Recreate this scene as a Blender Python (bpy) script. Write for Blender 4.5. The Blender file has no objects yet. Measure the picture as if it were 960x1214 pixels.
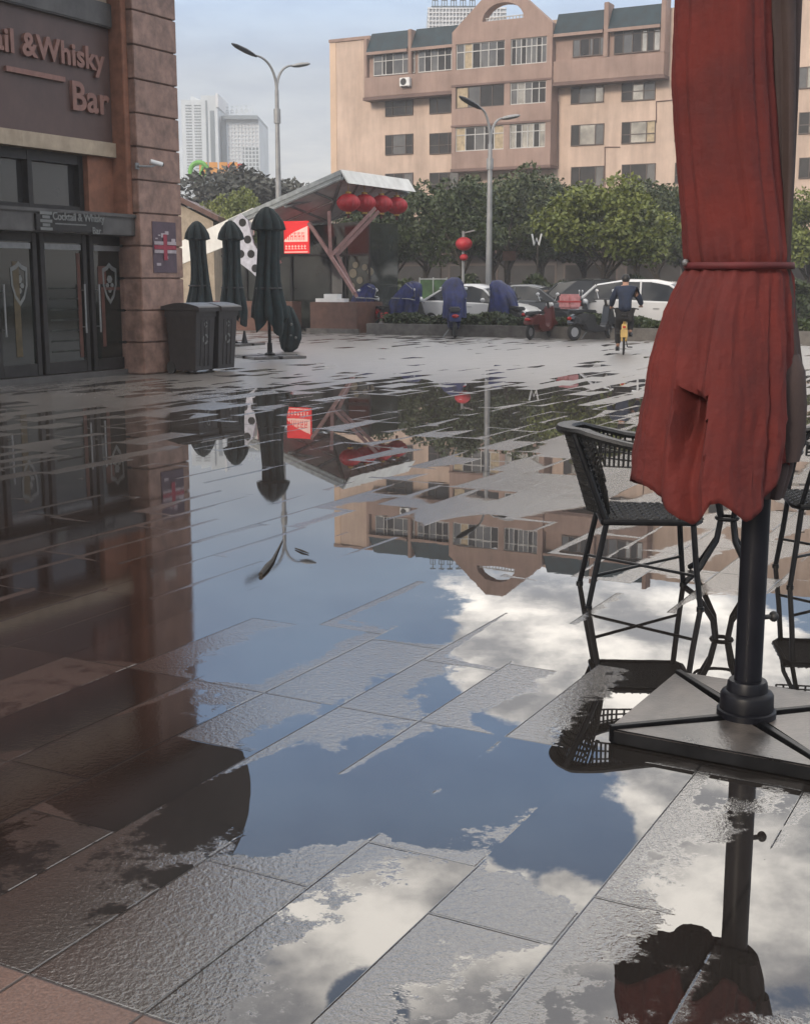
import bpy, bmesh, math, random
import numpy as np
from mathutils import Vector, Matrix, noise as mnoise
R = math.radians
random.seed(7)
SC = bpy.context.scene
COL = SC.collection

# ------------------------------------------------------------------ camera model (used to survey real positions)
F, PITCH, EYE = 1500.0, R(10.35), 1.6
AZ = R(28.3)
AV = Vector((math.sin(AZ), math.cos(AZ), 0))      # paving direction "u" (away, to the right)
BV = Vector((math.cos(AZ), -math.sin(AZ), 0))     # paving direction "v" (right, towards the viewer)
ROT_A = math.pi/2 - AZ                            # z rotation that lays local +x along u
ROT_B = -AZ                                       # z rotation that lays local +x along v
def W(u, v, z=0.0):
    p = AV*u + BV*v
    return Vector((p.x, p.y, z))
def ray(x, y):
    dx = (x-480)/F; dz = -(y-607)/F
    return Vector((dx, math.cos(PITCH)+dz*math.sin(PITCH), -math.sin(PITCH)+dz*math.cos(PITCH)))
def ground(x, y, z=0.0):
    r = ray(x, y); t = (z-EYE)/r.z
    return Vector((0, 0, EYE)) + r*t
def depth_at(x, y, Y):
    r = ray(x, y); t = Y/r.y
    return Vector((0, 0, EYE)) + r*t
def on_u(x, y, U):                                 # survey on a wall plane u = U -> (v, z)
    r = ray(x, y); t = U/(r.dot(AV)); p = Vector((0, 0, EYE)) + r*t
    return p.dot(BV), p.z
def on_v(x, y, V):                                 # survey on a wall plane v = V -> (u, z)
    r = ray(x, y); t = V/(r.dot(BV)); p = Vector((0, 0, EYE)) + r*t
    return p.dot(AV), p.z

# ------------------------------------------------------------------ materials
def srgb(r, g, b):
    f = lambda c: (c/255/12.92) if c/255 <= .04045 else ((c/255+.055)/1.055)**2.4
    return (f(r), f(g), f(b), 1)
def mat(name, c, rough=.6, metal=0.0, var=.12, scale=6.0, bump=0.0, bscale=None, c2=None, ior=1.45, emit=None, es=0.0, detail=6, alpha=None):
    m = bpy.data.materials.new(name); m.use_nodes = True
    nt = m.node_tree; N = nt.nodes; L = nt.links
    b = N['Principled BSDF']
    c = tuple(c[:3])
    tc = N.new('ShaderNodeTexCoord'); no = N.new('ShaderNodeTexNoise')
    no.inputs['Scale'].default_value = scale; no.inputs['Detail'].default_value = detail; no.inputs['Roughness'].default_value = .6
    L.new(tc.outputs['Object'], no.inputs['Vector'])
    rp = N.new('ShaderNodeValToRGB')
    d = c2[:3] if c2 else tuple(max(0, x*(1-2*var)) for x in c)
    e = c if c2 else tuple(min(1, x*(1+var)) for x in c)
    rp.color_ramp.elements[0].position = .33; rp.color_ramp.elements[0].color = (*d, 1)
    rp.color_ramp.elements[1].position = .67; rp.color_ramp.elements[1].color = (*e, 1)
    L.new(no.outputs['Fac'], rp.inputs['Fac']); L.new(rp.outputs['Color'], b.inputs['Base Color'])
    rr = N.new('ShaderNodeMapRange'); rr.inputs['To Min'].default_value = max(.02, rough-.08); rr.inputs['To Max'].default_value = min(1, rough+.08)
    L.new(no.outputs['Fac'], rr.inputs['Value']); L.new(rr.outputs['Result'], b.inputs['Roughness'])
    b.inputs['Metallic'].default_value = metal; b.inputs['IOR'].default_value = ior
    if bump:
        n2 = N.new('ShaderNodeTexNoise'); n2.inputs['Scale'].default_value = bscale or scale*4; n2.inputs['Detail'].default_value = 5
        L.new(tc.outputs['Object'], n2.inputs['Vector'])
        bp = N.new('ShaderNodeBump'); bp.inputs['Strength'].default_value = bump; bp.inputs['Distance'].default_value = .02
        L.new(n2.outputs['Fac'], bp.inputs['Height']); L.new(bp.outputs['Normal'], b.inputs['Normal'])
    if emit:
        b.inputs['Emission Color'].default_value = (*emit[:3], 1); b.inputs['Emission Strength'].default_value = es
    if alpha is not None: b.inputs['Alpha'].default_value = alpha
    return m
M = {}
def glass(name, c, rough=.03, trans=0.0, ior=1.5, metal=0.0):
    m = mat(name, c, rough, metal, .25, .7, ior=ior)
    m.node_tree.nodes['Principled BSDF'].inputs['Transmission Weight'].default_value = trans
    return m
M['stone'] = mat('pinkish_granite', (.30, .185, .145), .5, 0, .2, 5, .15, 60)
M['stone2'] = mat('brick_red_render', (.24, .105, .065), .7, 0, .15, 5, .2, 50)
M['signpanel'] = mat('sign_panel_brown', (.10, .062, .056), .45, 0, .1, 2)
M['cream'] = mat('cream_stone_band', (.42, .34, .25), .6, 0, .1, 4)
M['letters'] = mat('copper_letters', (.24, .125, .10), .4, .2, .1, 8)
M['darkmetal'] = mat('dark_bronze_frame', (.022, .02, .02), .4, .3, .2, 8)
M['greymetal'] = mat('grey_header_metal', (.10, .095, .092), .45, .4, .15, 3)
M['silver'] = mat('brushed_silver', (.24, .24, .24), .4, .6, .1, 10)
M['shopglass'] = glass('shop_glass', (.010, .012, .010), .04, 0, 1.65)
M['upglass'] = glass('upper_shop_glass', (.03, .03, .032), .05, 0, 1.7)
M['doorwood'] = mat('warm_interior_timber', (.085, .032, .022), .6, 0, .2, 6)
M['dooryellow'] = mat('ochre_interior_timber', (.075, .055, .026), .6, 0, .2, 6)
M['interior'] = mat('bar_interior', (.03, .034, .03), .8, 0, .5, 3)
M['whitepaint'] = mat('white_paint', (.72, .72, .71), .45, 0, .06, 4)
M['emblem'] = mat('etched_emblem', (.15, .155, .15), .5, 0, .1, 8)
M['poster'] = mat('poster_print', (.09, .06, .08), .5, 0, .1, 8)
M['posterred'] = mat('poster_red', (.30, .035, .06), .5, 0, .15, 8)
M['posterwhite'] = mat('poster_white', (.42, .36, .38), .5, 0, .15, 8)
M['bin'] = mat('bin_plastic', (.028, .025, .026), .42, 0, .15, 7, .05, 30)
M['rubber'] = mat('rubber', (.02, .02, .02), .8, 0, .2, 10)
M['greenfabric'] = mat('dark_green_canvas', (.010, .022, .024), .75, 0, .3, 6, .2, 30)
M['slabconc'] = mat('wet_concrete_slab', (.10, .085, .075), .30, 0, .45, 4.5, .10, 70, ior=1.9)
M['slabedge'] = mat('slab_edge', (.012, .012, .013), .8, 0, .3, 10, ior=1.2)
M['ironblack'] = mat('wet_black_iron', (.006, .006, .007), .34, 0, .3, 12, .08, 60, ior=1.35)
M['polepaint'] = mat('black_pole_paint', (.006, .006, .009), .42, 0, .2, 8, ior=1.3)
M['rattan'] = mat('dark_wicker', (.009, .009, .0095), .40, 0, .35, 30, .3, 120, ior=1.45)
M['steel'] = mat('galvanised_steel', (.33, .35, .35), .45, .5, .15, 5)
M['steelred'] = mat('steel_red_reflection', (.30, .17, .155), .4, .3, .15, 5)  # reflected red is put into the steel colour
M['roofglass'] = glass('canopy_glass', (.75, .79, .79), .25, .9, 1.45)
M['kglass'] = glass('kiosk_glass', (.035, .04, .036), .05, 0, 1.6)
M['plinth'] = mat('brown_plinth_tile', (.13, .065, .048), .5, 0, .15, 4, .1, 30)
M['lantern'] = mat('red_lantern_silk', (.36, .014, .022), .5, 0, .15, 5, emit=(.5, .01, .02), es=.04)
M['gold'] = mat('gold_trim', (.45, .28, .07), .4, .5, .1, 9)
M['lampgrey'] = mat('lamp_post_grey', (.30, .30, .30), .45, .3, .1, 3)
M['lampdark'] = mat('lamp_head_dark', (.06, .065, .075), .4, .3, .1, 5)
M['peach'] = mat('peach_render', (.60, .455, .365), .8, 0, .09, .45, .1, 6)
M['mauve'] = mat('mauve_brown_render', (.34, .235, .195), .8, 0, .10, .5, .1, 6)
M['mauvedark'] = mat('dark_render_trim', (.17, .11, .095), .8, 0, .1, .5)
M['roofblue'] = mat('blue_green_roof_tile', (.008, .026, .036), .5, 0, .25, 1.5)
M['winframe'] = mat('white_window_frame', (.50, .49, .47), .5, 0, .08, 3)
M['winframe2'] = mat('brown_window_frame', (.085, .06, .05), .5, 0, .1, 3)
M['pane_dark'] = glass('window_glass_dark', (.03, .027, .026), .05, 0, 1.5)
M['pane_mid'] = glass('window_glass_grey', (.10, .095, .09), .06, 0, 1.9)
M['pane_light'] = glass('window_glass_mirrored', (.50, .46, .40), .08, 0, 1.6, .75)
M['curtain'] = mat('beige_curtain_behind_glass', (.42, .33, .21), .5, 0, .15, 4)
M['tower'] = mat('tower_cladding', (.50, .54, .57), .5, 0, .08, .15)
M['tower_dark'] = mat('tower_recess', (.15, .18, .20), .4, 0, .1, .2)
M['tower_white'] = mat('tower_white', (.62, .63, .65), .6, 0, .06, .2)
M['orange'] = mat('orange_sign', (.62, .27, .05), .5, 0, .1, 2)
M['green'] = mat('green_sign', (.13, .38, .06), .5, 0, .1, 2)
M['redsign'] = mat('red_sign', (.5, .04, .04), .5, 0, .1, 2)
M['whitepanel'] = mat('white_board', (.78, .77, .73), .6, 0, .06, 3)
M['led_red'] = mat('lit_red_sign', (.5, .02, .02), .5, 0, .05, 8, emit=(1, .035, .04), es=.45)
M['led_pink'] = mat('lit_pale_sign', (.7, .5, .45), .5, 0, .05, 8, emit=(1, .58, .46), es=.45)
M['bark'] = mat('bark', (.055, .045, .035), .9, 0, .3, 12, .6, 30)
M['road'] = mat('wet_asphalt', (.045, .045, .047), .35, 0, .3, 2, .2, 60)
M['kerb'] = mat('granite_kerb', (.13, .12, .11), .5, 0, .2, 5, .2, 40)
M['carwhite'] = mat('white_car_paint', (.62, .61, .60), .22, 0, .03, 2, ior=1.6)
M['cargrey'] = mat('grey_car_paint', (.13, .135, .14), .25, .2, .05, 2)
M['carblack'] = mat('black_car_paint', (.02, .021, .024), .22, 0, .05, 2, ior=1.6)
M['carred'] = mat('red_paint', (.36, .02, .02), .3, 0, .05, 3, ior=1.6)
M['carglass'] = glass('car_glass', (.015, .016, .018), .04, 0, 1.6)
M['chrome'] = mat('alloy', (.45, .45, .46), .3, .8, .05, 6)
M['headlamp'] = mat('headlamp_lens', (.6, .6, .6), .1, .2, .05, 6)
M['taillamp'] = mat('taillamp_lens', (.35, .01, .01), .15, 0, .05, 6)
M['blackplastic'] = mat('black_plastic', (.02, .02, .021), .5, 0, .15, 9)
M['bluecover'] = mat('blue_rain_cover', (.006, .014, .095), .55, 0, .35, 5, .3, 14)
M['pinkbox'] = mat('pink_white_box', (.50, .22, .22), .5, 0, .15, 8)
M['navy'] = mat('navy_jacket', (.010, .018, .042), .8, 0, .2, 10, .2, 40)
M['trouser'] = mat('dark_trousers', (.010, .010, .012), .85, 0, .2, 10, .2, 40)
M['skin'] = mat('skin', (.36, .20, .14), .5, 0, .06, 12)
M['hair'] = mat('black_hair', (.008, .007, .007), .5, 0, .2, 30)
M['yellow'] = mat('yellow_frame_paint', (.40, .26, .075), .4, 0, .1, 9)
M['twig'] = mat('wet_twig', (.03, .024, .018), .6, 0, .3, 20)
M['tan'] = mat('tan_plastic_bag', (.30, .21, .14), .5, 0, .2, 12)
M['lawn'] = mat('green_mesh_fence', (.035, .085, .03), .7, 0, .3, 3)
M['blackcone'] = mat('black_cone', (.015, .015, .016), .5, 0, .2, 10)
M['strap'] = mat('dark_red_strap', (.09, .012, .014), .7, 0, .2, 10)
def weather(m, amt, sc, stretch=.1):
    nt = m.node_tree; N = nt.nodes; L = nt.links; b = N['Principled BSDF']
    src = b.inputs['Base Color'].links[0].from_socket
    tc = N.new('ShaderNodeTexCoord'); mp = N.new('ShaderNodeMapping'); mp.inputs['Scale'].default_value = (1, 1, stretch); L.new(tc.outputs['Object'], mp.inputs['Vector'])
    no = N.new('ShaderNodeTexNoise'); no.inputs['Scale'].default_value = sc; no.inputs['Detail'].default_value = 7; no.inputs['Roughness'].default_value = .65; L.new(mp.outputs[0], no.inputs['Vector'])
    rp = N.new('ShaderNodeMapRange'); rp.inputs[1].default_value = .42; rp.inputs[2].default_value = .72; rp.inputs[3].default_value = 0; rp.inputs[4].default_value = amt; L.new(no.outputs['Fac'], rp.inputs[0])
    mx = N.new('ShaderNodeMix'); mx.data_type = 'RGBA'; mx.blend_type = 'MULTIPLY'; mx.inputs[7].default_value = (.55, .52, .50, 1); L.new(rp.outputs[0], mx.inputs[0]); L.new(src, mx.inputs[6]); L.new(mx.outputs[2], b.inputs['Base Color'])
for k_, a_, sc_, st_ in (('peach', .55, 1.3, .12), ('mauve', .5, 1.5, .12), ('stone', .6, 3.0, .3), ('stone2', .5, 2.5, .2), ('cream', .6, 2.5, .4), ('signpanel', .4, 2.0, .2), ('bin', .5, 5, .3), ('plinth', .5, 2, .3), ('kerb', .6, 1.5, .6), ('greymetal', .5, 2.5, .3), ('whitepanel', .4, 1.5, .3), ('slabconc', .8, 5.0, 1), ('greenfabric', .6, 5, .3), ('polepaint', .4, 6, .3)): weather(M[k_], a_, sc_, st_)
def leafmat(name, c1, c2):
    m = bpy.data.materials.new(name); m.use_nodes = True; nt = m.node_tree; N = nt.nodes; L = nt.links; b = N['Principled BSDF']
    ge = N.new('ShaderNodeNewGeometry'); tc = N.new('ShaderNodeTexCoord'); no = N.new('ShaderNodeTexNoise'); no.inputs['Scale'].default_value = .9
    L.new(tc.outputs['Object'], no.inputs['Vector'])
    ad = N.new('ShaderNodeMath'); ad.operation = 'MULTIPLY_ADD'; ad.inputs[1].default_value = .5
    L.new(ge.outputs['Random Per Island'], ad.inputs[0]); 
    s = N.new('ShaderNodeMath'); s.operation = 'SUBTRACT'; s.inputs[1].default_value = .25; L.new(no.outputs['Fac'], s.inputs[0]); L.new(s.outputs[0], ad.inputs[2])
    mx = N.new('ShaderNodeMix'); mx.data_type = 'RGBA'; mx.inputs[6].default_value = (*c1, 1); mx.inputs[7].default_value = (*c2, 1)
    L.new(ad.outputs[0], mx.inputs[0]); L.new(mx.outputs[2], b.inputs['Base Color']); b.inputs['Roughness'].default_value = .55
    b.inputs['Transmission Weight'].default_value = 0
    return m
M['leaf_dark'] = leafmat('dark_foliage', (.013, .025, .006), (.048, .068, .016))
M['leaf_mid'] = leafmat('mid_foliage', (.020, .034, .010), (.075, .092, .026))
M['leaf_bright'] = leafmat('yellow_green_foliage', (.050, .072, .012), (.19, .215, .042))
M['leaf_grey'] = leafmat('grey_foliage', (.03, .034, .03), (.075, .08, .065))

# ------------------------------------------------------------------ object helpers
ORG = {}                                              # world origin of each parent, so vertices can be given in world space
def tag(o, label=None, cat=None, group=None, kind=None):
    if label: o['label'] = label
    if cat: o['category'] = cat
    if group: o['group'] = group
    if kind: o['kind'] = kind
    return o
def thing(name, label, cat, loc=(0, 0, 0), rotz=0, group=None):
    o = bpy.data.objects.new(name, None); COL.objects.link(o); o.empty_display_size = .2
    o.location = loc; o.rotation_euler = (0, 0, rotz)
    return tag(o, label, cat, group)
def link(name, me, parent=None, smooth=False):
    o = bpy.data.objects.new(name, me); COL.objects.link(o)
    if parent: o.parent = parent
    if smooth:
        me.polygons.foreach_set('use_smooth', [True]*len(me.polygons))
    return o
class MB:
    def __init__(s, off=(0, 0, 0)): s.v = []; s.f = []; s.off = Vector(off); s.mi = []; s.cur = 0
    def add(s, vs, fs):
        n = len(s.v); s.v += [Vector(p)-s.off for p in vs]; s.f += [[i+n for i in f] for f in fs]; s.mi += [s.cur]*len(fs)
    def box(s, x0, x1, y0, y1, z0, z1, T=None):
        c = [Vector((x, y, z)) for z in (z0, z1) for y in (y0, y1) for x in (x0, x1)]
        if T: c = [T(*p) for p in c]
        s.add(c, [(0, 2, 3, 1), (4, 5, 7, 6), (0, 1, 5, 4), (2, 6, 7, 3), (0, 4, 6, 2), (1, 3, 7, 5)])
    def prism(s, pts, d):                             # planar loop extruded by vector d
        n = len(pts); pts = [Vector(p) for p in pts]; d = Vector(d)
        s.add(pts+[p+d for p in pts], [list(range(n))[::-1], [i+n for i in range(n)]]+[[i, (i+1) % n, (i+1) % n+n, i+n] for i in range(n)])
    def tube(s, pts, r, n=8, cap=True, sq=None):
        pts = [Vector(p) for p in pts]; rs = r if isinstance(r, (list, tuple)) else [r]*len(pts)
        rings = []; prev = None
        for i, p in enumerate(pts):
            t = (pts[min(i+1, len(pts)-1)]-pts[max(i-1, 0)]).normalized()
            a = prev if prev else (Vector((0, 0, 1)) if abs(t.z) < .9 else Vector((1, 0, 0)))
            x = (a - t*a.dot(t)).normalized(); prev = x; y = t.cross(x)
            e1, e2 = sq if sq else (1, 1)
            rings.append([p + x*(rs[i]*e1*math.cos(2*math.pi*k/n+math.pi/n)) + y*(rs[i]*e2*math.sin(2*math.pi*k/n+math.pi/n)) for k in range(n)])
        vs = [q for rg in rings for q in rg]; fs = []
        for i in range(len(pts)-1):
            for k in range(n): fs.append((i*n+k, i*n+(k+1) % n, (i+1)*n+(k+1) % n, (i+1)*n+k))
        if cap: fs += [list(range(n))[::-1], [(len(pts)-1)*n+k for k in range(n)]]
        s.add(vs, fs)
    def lathe(s, prof, c=(0, 0, 0), n=20, cap=True):
        c = Vector(c); vs = []; fs = []
        for r, z in prof:
            for k in range(n): vs.append(c+Vector((r*math.cos(2*math.pi*k/n), r*math.sin(2*math.pi*k/n), z)))
        for i in range(len(prof)-1):
            for k in range(n): fs.append((i*n+k, i*n+(k+1) % n, (i+1)*n+(k+1) % n, (i+1)*n+k))
        if cap: fs += [list(range(n))[::-1], [(len(prof)-1)*n+k for k in range(n)]]
        s.add(vs, fs)
    def torus(s, c, R_, r, axis='y', n=28, m=8):
        c = Vector(c); vs = []; fs = []
        for i in range(n):
            a = 2*math.pi*i/n
            for k in range(m):
                b = 2*math.pi*k/m; rr = R_+r*math.cos(b); h = r*math.sin(b)
                p = Vector((rr*math.cos(a), h, rr*math.sin(a))) if axis == 'y' else Vector((rr*math.cos(a), rr*math.sin(a), h))
                vs.append(c+p)
        for i in range(n):
            for k in range(m): fs.append((i*m+k, ((i+1) % n)*m+k, ((i+1) % n)*m+(k+1) % m, i*m+(k+1) % m))
        s.add(vs, fs)
    def disc_y(s, c, r, th, n=24):
        c = Vector(c)
        s.prism([c+Vector((r*math.cos(2*math.pi*k/n), -th/2, r*math.sin(2*math.pi*k/n))) for k in range(n)], (0, th, 0))
    def ball(s, c, rx, ry, rz, n=14, m=9):
        c = Vector(c); vs = []; fs = []
        for i in range(1, m):
            t = math.pi*i/m
            for k in range(n):
                a = 2*math.pi*k/n; vs.append(c+Vector((rx*math.sin(t)*math.cos(a), ry*math.sin(t)*math.sin(a), rz*math.cos(t))))
        top = len(vs); vs.append(c+Vector((0, 0, rz))); vs.append(c-Vector((0, 0, rz)))
        for i in range(m-2):
            for k in range(n): fs.append((i*n+k, i*n+(k+1) % n, (i+1)*n+(k+1) % n, (i+1)*n+k)[::-1])
        for k in range(n): fs.append((top, k, (k+1) % n)); fs.append((top+1, (m-2)*n+(k+1) % n, (m-2)*n+k))
        s.add(vs, fs)
    def build(s, name, mats, parent=None, smooth=False, bevel=0, fix=True):
        me = bpy.data.meshes.new(name); me.from_pydata([tuple(p) for p in s.v], [], s.f)
        mats = mats if isinstance(mats, (list, tuple)) else [mats]
        for m in mats: me.materials.append(m)
        if len(mats) > 1: me.polygons.foreach_set('material_index', s.mi)
        bm = bmesh.new(); bm.from_mesh(me)
        if fix: bmesh.ops.recalc_face_normals(bm, faces=bm.faces)
        if bevel:
            es = [e for e in bm.edges if len(e.link_faces) == 2 and e.calc_face_angle(0) > .6]
            bmesh.ops.bevel(bm, geom=es, offset=bevel, segments=2, affect='EDGES', clamp_overlap=True)
        bm.to_mesh(me); bm.free()
        o = link(name, me, parent, smooth)
        if smooth: set_auto(me)
        return o
def build_each(mb, name, m, parent, smooth=False, bevel=0):
    # one object per loose piece collected in mb
    par = list(range(len(mb.v)))
    def find(i):
        while par[i] != i: par[i] = par[par[i]]; i = par[i]
        return i
    for f in mb.f:
        for i in f[1:]: par[find(i)] = find(f[0])
    groups = {}
    for f in mb.f: groups.setdefault(find(f[0]), []).append(f)
    out = []
    for fs in groups.values():
        ids = sorted({i for f in fs for i in f}); mp = {i: k for k, i in enumerate(ids)}
        q = MB(); q.add([mb.v[i] for i in ids], [[mp[i] for i in f] for f in fs]); out.append(q.build(name, m, parent, smooth, bevel))
    return out
def set_auto(me, ang=R(40)):
    bm = bmesh.new(); bm.from_mesh(me)
    for e in bm.edges: e.smooth = not (len(e.link_faces) == 2 and e.calc_face_angle(0) > ang)
    bm.to_mesh(me); bm.free()
def copy_tree(o, parent=None):
    c = o.copy(); COL.objects.link(c)
    if parent: c.parent = parent
    for ch in list(o.children): copy_tree(ch, c)
    return c
def text_mesh(name, s, size, depth, m, parent, mtx, bold=.0, align='LEFT', spacing=1.0):
    cu = bpy.data.curves.new(name, 'FONT'); cu.body = s; cu.size = size; cu.extrude = depth; cu.offset = bold; cu.align_x = align; cu.space_character = spacing
    o = bpy.data.objects.new('tmp', cu); COL.objects.link(o)
    dg = bpy.context.evaluated_depsgraph_get(); me = bpy.data.meshes.new_from_object(o.evaluated_get(dg))
    bpy.data.objects.remove(o); me.transform(mtx); me.materials.clear(); me.materials.append(m); me.name = name
    return link(name, me, parent)
def frame(o, x, y, z):                                # matrix from axes
    m = Matrix((x, y, z)).transposed().to_4x4(); m.translation = o
    return m

# ------------------------------------------------------------------ camera, world, sun
cam = bpy.data.cameras.new('camera'); co = bpy.data.objects.new('camera', cam); COL.objects.link(co); SC.camera = co
co.location = (0, 0, EYE); co.rotation_euler = (math.pi/2-PITCH, 0, 0)
cam.sensor_fit = 'HORIZONTAL'; cam.sensor_width = 36; cam.lens = 36*F/960; cam.clip_end = 5000; cam.clip_start = .05
SUN_EL, SUN_DIR = R(24), Vector((-.55, -.83))
w = bpy.data.worlds.new('World'); SC.world = w; w.use_nodes = True
nt = w.node_tree; N = nt.nodes; L = nt.links
bg = N['Background']
def math_n(op, a, b=None, c=None, clamp=False):
    n = N.new('ShaderNodeMath'); n.operation = op; n.use_clamp = clamp
    for i, q in enumerate((a, b, c)):
        if q is None: continue
        if hasattr(q, 'links') or hasattr(q, 'is_linked'): L.new(q, n.inputs[i])
        else: n.inputs[i].default_value = q
    return n.outputs[0]
def maprange(x, a, b, c, d, smooth=True):
    n = N.new('ShaderNodeMapRange'); n.interpolation_type = 'SMOOTHSTEP' if smooth else 'LINEAR'
    L.new(x, n.inputs[0])
    for i, q in enumerate((a, b, c, d)): n.inputs[i+1].default_value = q
    return n.outputs[0]
def mixc(f, a, b, blend='MIX'):
    n = N.new('ShaderNodeMix'); n.data_type = 'RGBA'; n.blend_type = blend
    for i, q in ((0, f), (6, a), (7, b)):
        if isinstance(q, (int, float)): n.inputs[i].default_value = q
        elif isinstance(q, tuple): n.inputs[i].default_value = q
        else: L.new(q, n.inputs[i])
    return n.outputs[2]
def emath(e):
    return e
sky = N.new('ShaderNodeTexSky'); sky.sky_type = 'NISHITA'; sky.sun_disc = False; sky.sun_elevation = SUN_EL
sky.sun_rotation = math.atan2(SUN_DIR.x, SUN_DIR.y); sky.air_density = 1.0; sky.dust_density = 2.0; sky.ozone_density = 1.5
tc = N.new('ShaderNodeTexCoord'); sx = N.new('ShaderNodeSeparateXYZ'); L.new(tc.outputs['Generated'], sx.inputs[0])
Z = sx.outputs[2]
zc = math_n('ADD', math_n('MAXIMUM', Z, 0.0), .16)
cv = N.new('ShaderNodeCombineXYZ'); L.new(math_n('DIVIDE', sx.outputs[0], zc), cv.inputs[0]); L.new(math_n('DIVIDE', sx.outputs[1], zc), cv.inputs[1])
cn = N.new('ShaderNodeTexNoise'); cn.inputs['Scale'].default_value = 2.6; cn.inputs['Detail'].default_value = 10; cn.inputs['Roughness'].default_value = .60; cn.inputs['Distortion'].default_value = .35
L.new(cv.outputs[0], cn.inputs['Vector'])
cn2 = N.new('ShaderNodeTexNoise'); cn2.inputs['Scale'].default_value = 5.0; cn2.inputs['Detail'].default_value = 7; cn2.inputs['Roughness'].default_value = .55
of = N.new('ShaderNodeVectorMath'); of.operation = 'ADD'; of.inputs[1].default_value = (3.1, 1.7, 0); L.new(cv.outputs[0], of.inputs[0]); L.new(of.outputs[0], cn2.inputs['Vector'])
def skydir(px, py):                                   # the part of the sky a puddle at (px, py) mirrors
    r = ray(px, py).normalized(); return Vector((r.x, r.y, -r.z))
bias = None
for px, py, rad, amp in [(640, 770, 5.0, .30), (860, 830, 5.0, .30), (770, 745, 7.0, .36), (900, 990, 6.5, .36), (500, 1085, 5.5, .30), (640, 1190, 7.0, .24), (330, 1120, 5.0, .20), (760, 1080, 5, .2), (900, 860, 5, .2), (470, 1190, 4.0, .1),
                         (480, 915, 5.2, -.36), (610, 940, 4.2, -.32), (310, 690, 8, -.4), (130, 850, 14, -.3), (720, 1010, 2.6, -.22), (560, 800, 2.5, .1), (440, 1195, 2.6, -.5)]:
    d = skydir(px, py)
    dp = N.new('ShaderNodeVectorMath'); dp.operation = 'DOT_PRODUCT'; dp.inputs[1].default_value = d; L.new(tc.outputs['Generated'], dp.inputs[0])
    g_ = maprange(dp.outputs['Value'], math.cos(R(rad)), 1.0, 0.0, amp)
    bias = g_ if bias is None else math_n('ADD', bias, g_)
# finer cloud breakup; unseen cloud overhead added to lift the diffuse light
cn3 = N.new('ShaderNodeTexNoise'); cn3.inputs['Scale'].default_value = 11; cn3.inputs['Detail'].default_value = 8; cn3.inputs['Roughness'].default_value = .65; L.new(cv.outputs[0], cn3.inputs['Vector'])
bias = math_n('ADD', bias, math_n('MULTIPLY', math_n('SUBTRACT', cn3.outputs['Fac'], .5), .50))
den = math_n('ADD', math_n('ADD', cn.outputs['Fac'], bias), maprange(Z, .42, .60, 0, .05))
cmask = maprange(den, .50, .61, 0, 1)
cmask = math_n('MULTIPLY', cmask, maprange(Z, .20, .25, 0, 1))
# base sky: hazy warm grey at the horizon, blue-grey above
base = N.new('ShaderNodeValToRGB'); L.new(Z, base.inputs['Fac'])
els = base.color_ramp.elements
els[0].position = 0.0; els[0].color = (.72, .68, .64, 1)
els[1].position = 1.0; els[1].color = (.30, .33, .38, 1)
for p_, c_ in ((.07, (.62, .61, .60)), (.15, (.44, .49, .56)), (.22, (.46, .65, .92)), (.34, (.46, .74, 1.20)), (.50, (.42, .56, .80)), (.62, (.34, .39, .46))):
    e = els.new(p_); e.color = (*c_, 1)
nish = mixc(1.0, sky.outputs['Color'], (.10, .10, .10, 1), 'MULTIPLY')
b0 = mixc(.86, nish, base.outputs['Color'])
ccol = mixc(maprange(cn2.outputs['Fac'], .36, .66, 0, 1), (.95, .95, .98, 1), (3.9, 3.65, 3.3, 1))
b0 = mixc(1.0, b0, mixc(maprange(cn2.outputs['Fac'], .3, .7, 0, 1), (.90, .91, .935, 1), (1.10, 1.085, 1.06, 1)), 'MULTIPLY')
fin = mixc(cmask, b0, ccol)
L.new(fin, bg.inputs['Color']); bg.inputs['Strength'].default_value = 1.0
sl = bpy.data.lights.new('sun', 'SUN'); so = bpy.data.objects.new('sun', sl); COL.objects.link(so)
sl.energy = 2.3; sl.angle = R(12); sl.color = (1, .86, .70)
sd = Vector((SUN_DIR.x, SUN_DIR.y, 0)).normalized()*math.cos(SUN_EL)+Vector((0, 0, math.sin(SUN_EL)))
so.rotation_euler = (-sd).to_track_quat('-Z', 'Y').to_euler(); so.location = (0, -20, 30)
vs_ = SC.view_settings; vs_.view_transform = 'Standard'; vs_.look = 'None'; vs_.exposure = 0.22; vs_.gamma = 1; vs_.use_curve_mapping = False
SC.cycles.max_bounces = 6; SC.cycles.glossy_bounces = 4; SC.cycles.transmission_bounces = 4; SC.cycles.diffuse_bounces = 3
SC.cycles.caustics_reflective = False; SC.cycles.caustics_refractive = False
SC.cycles.use_denoising = True

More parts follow.
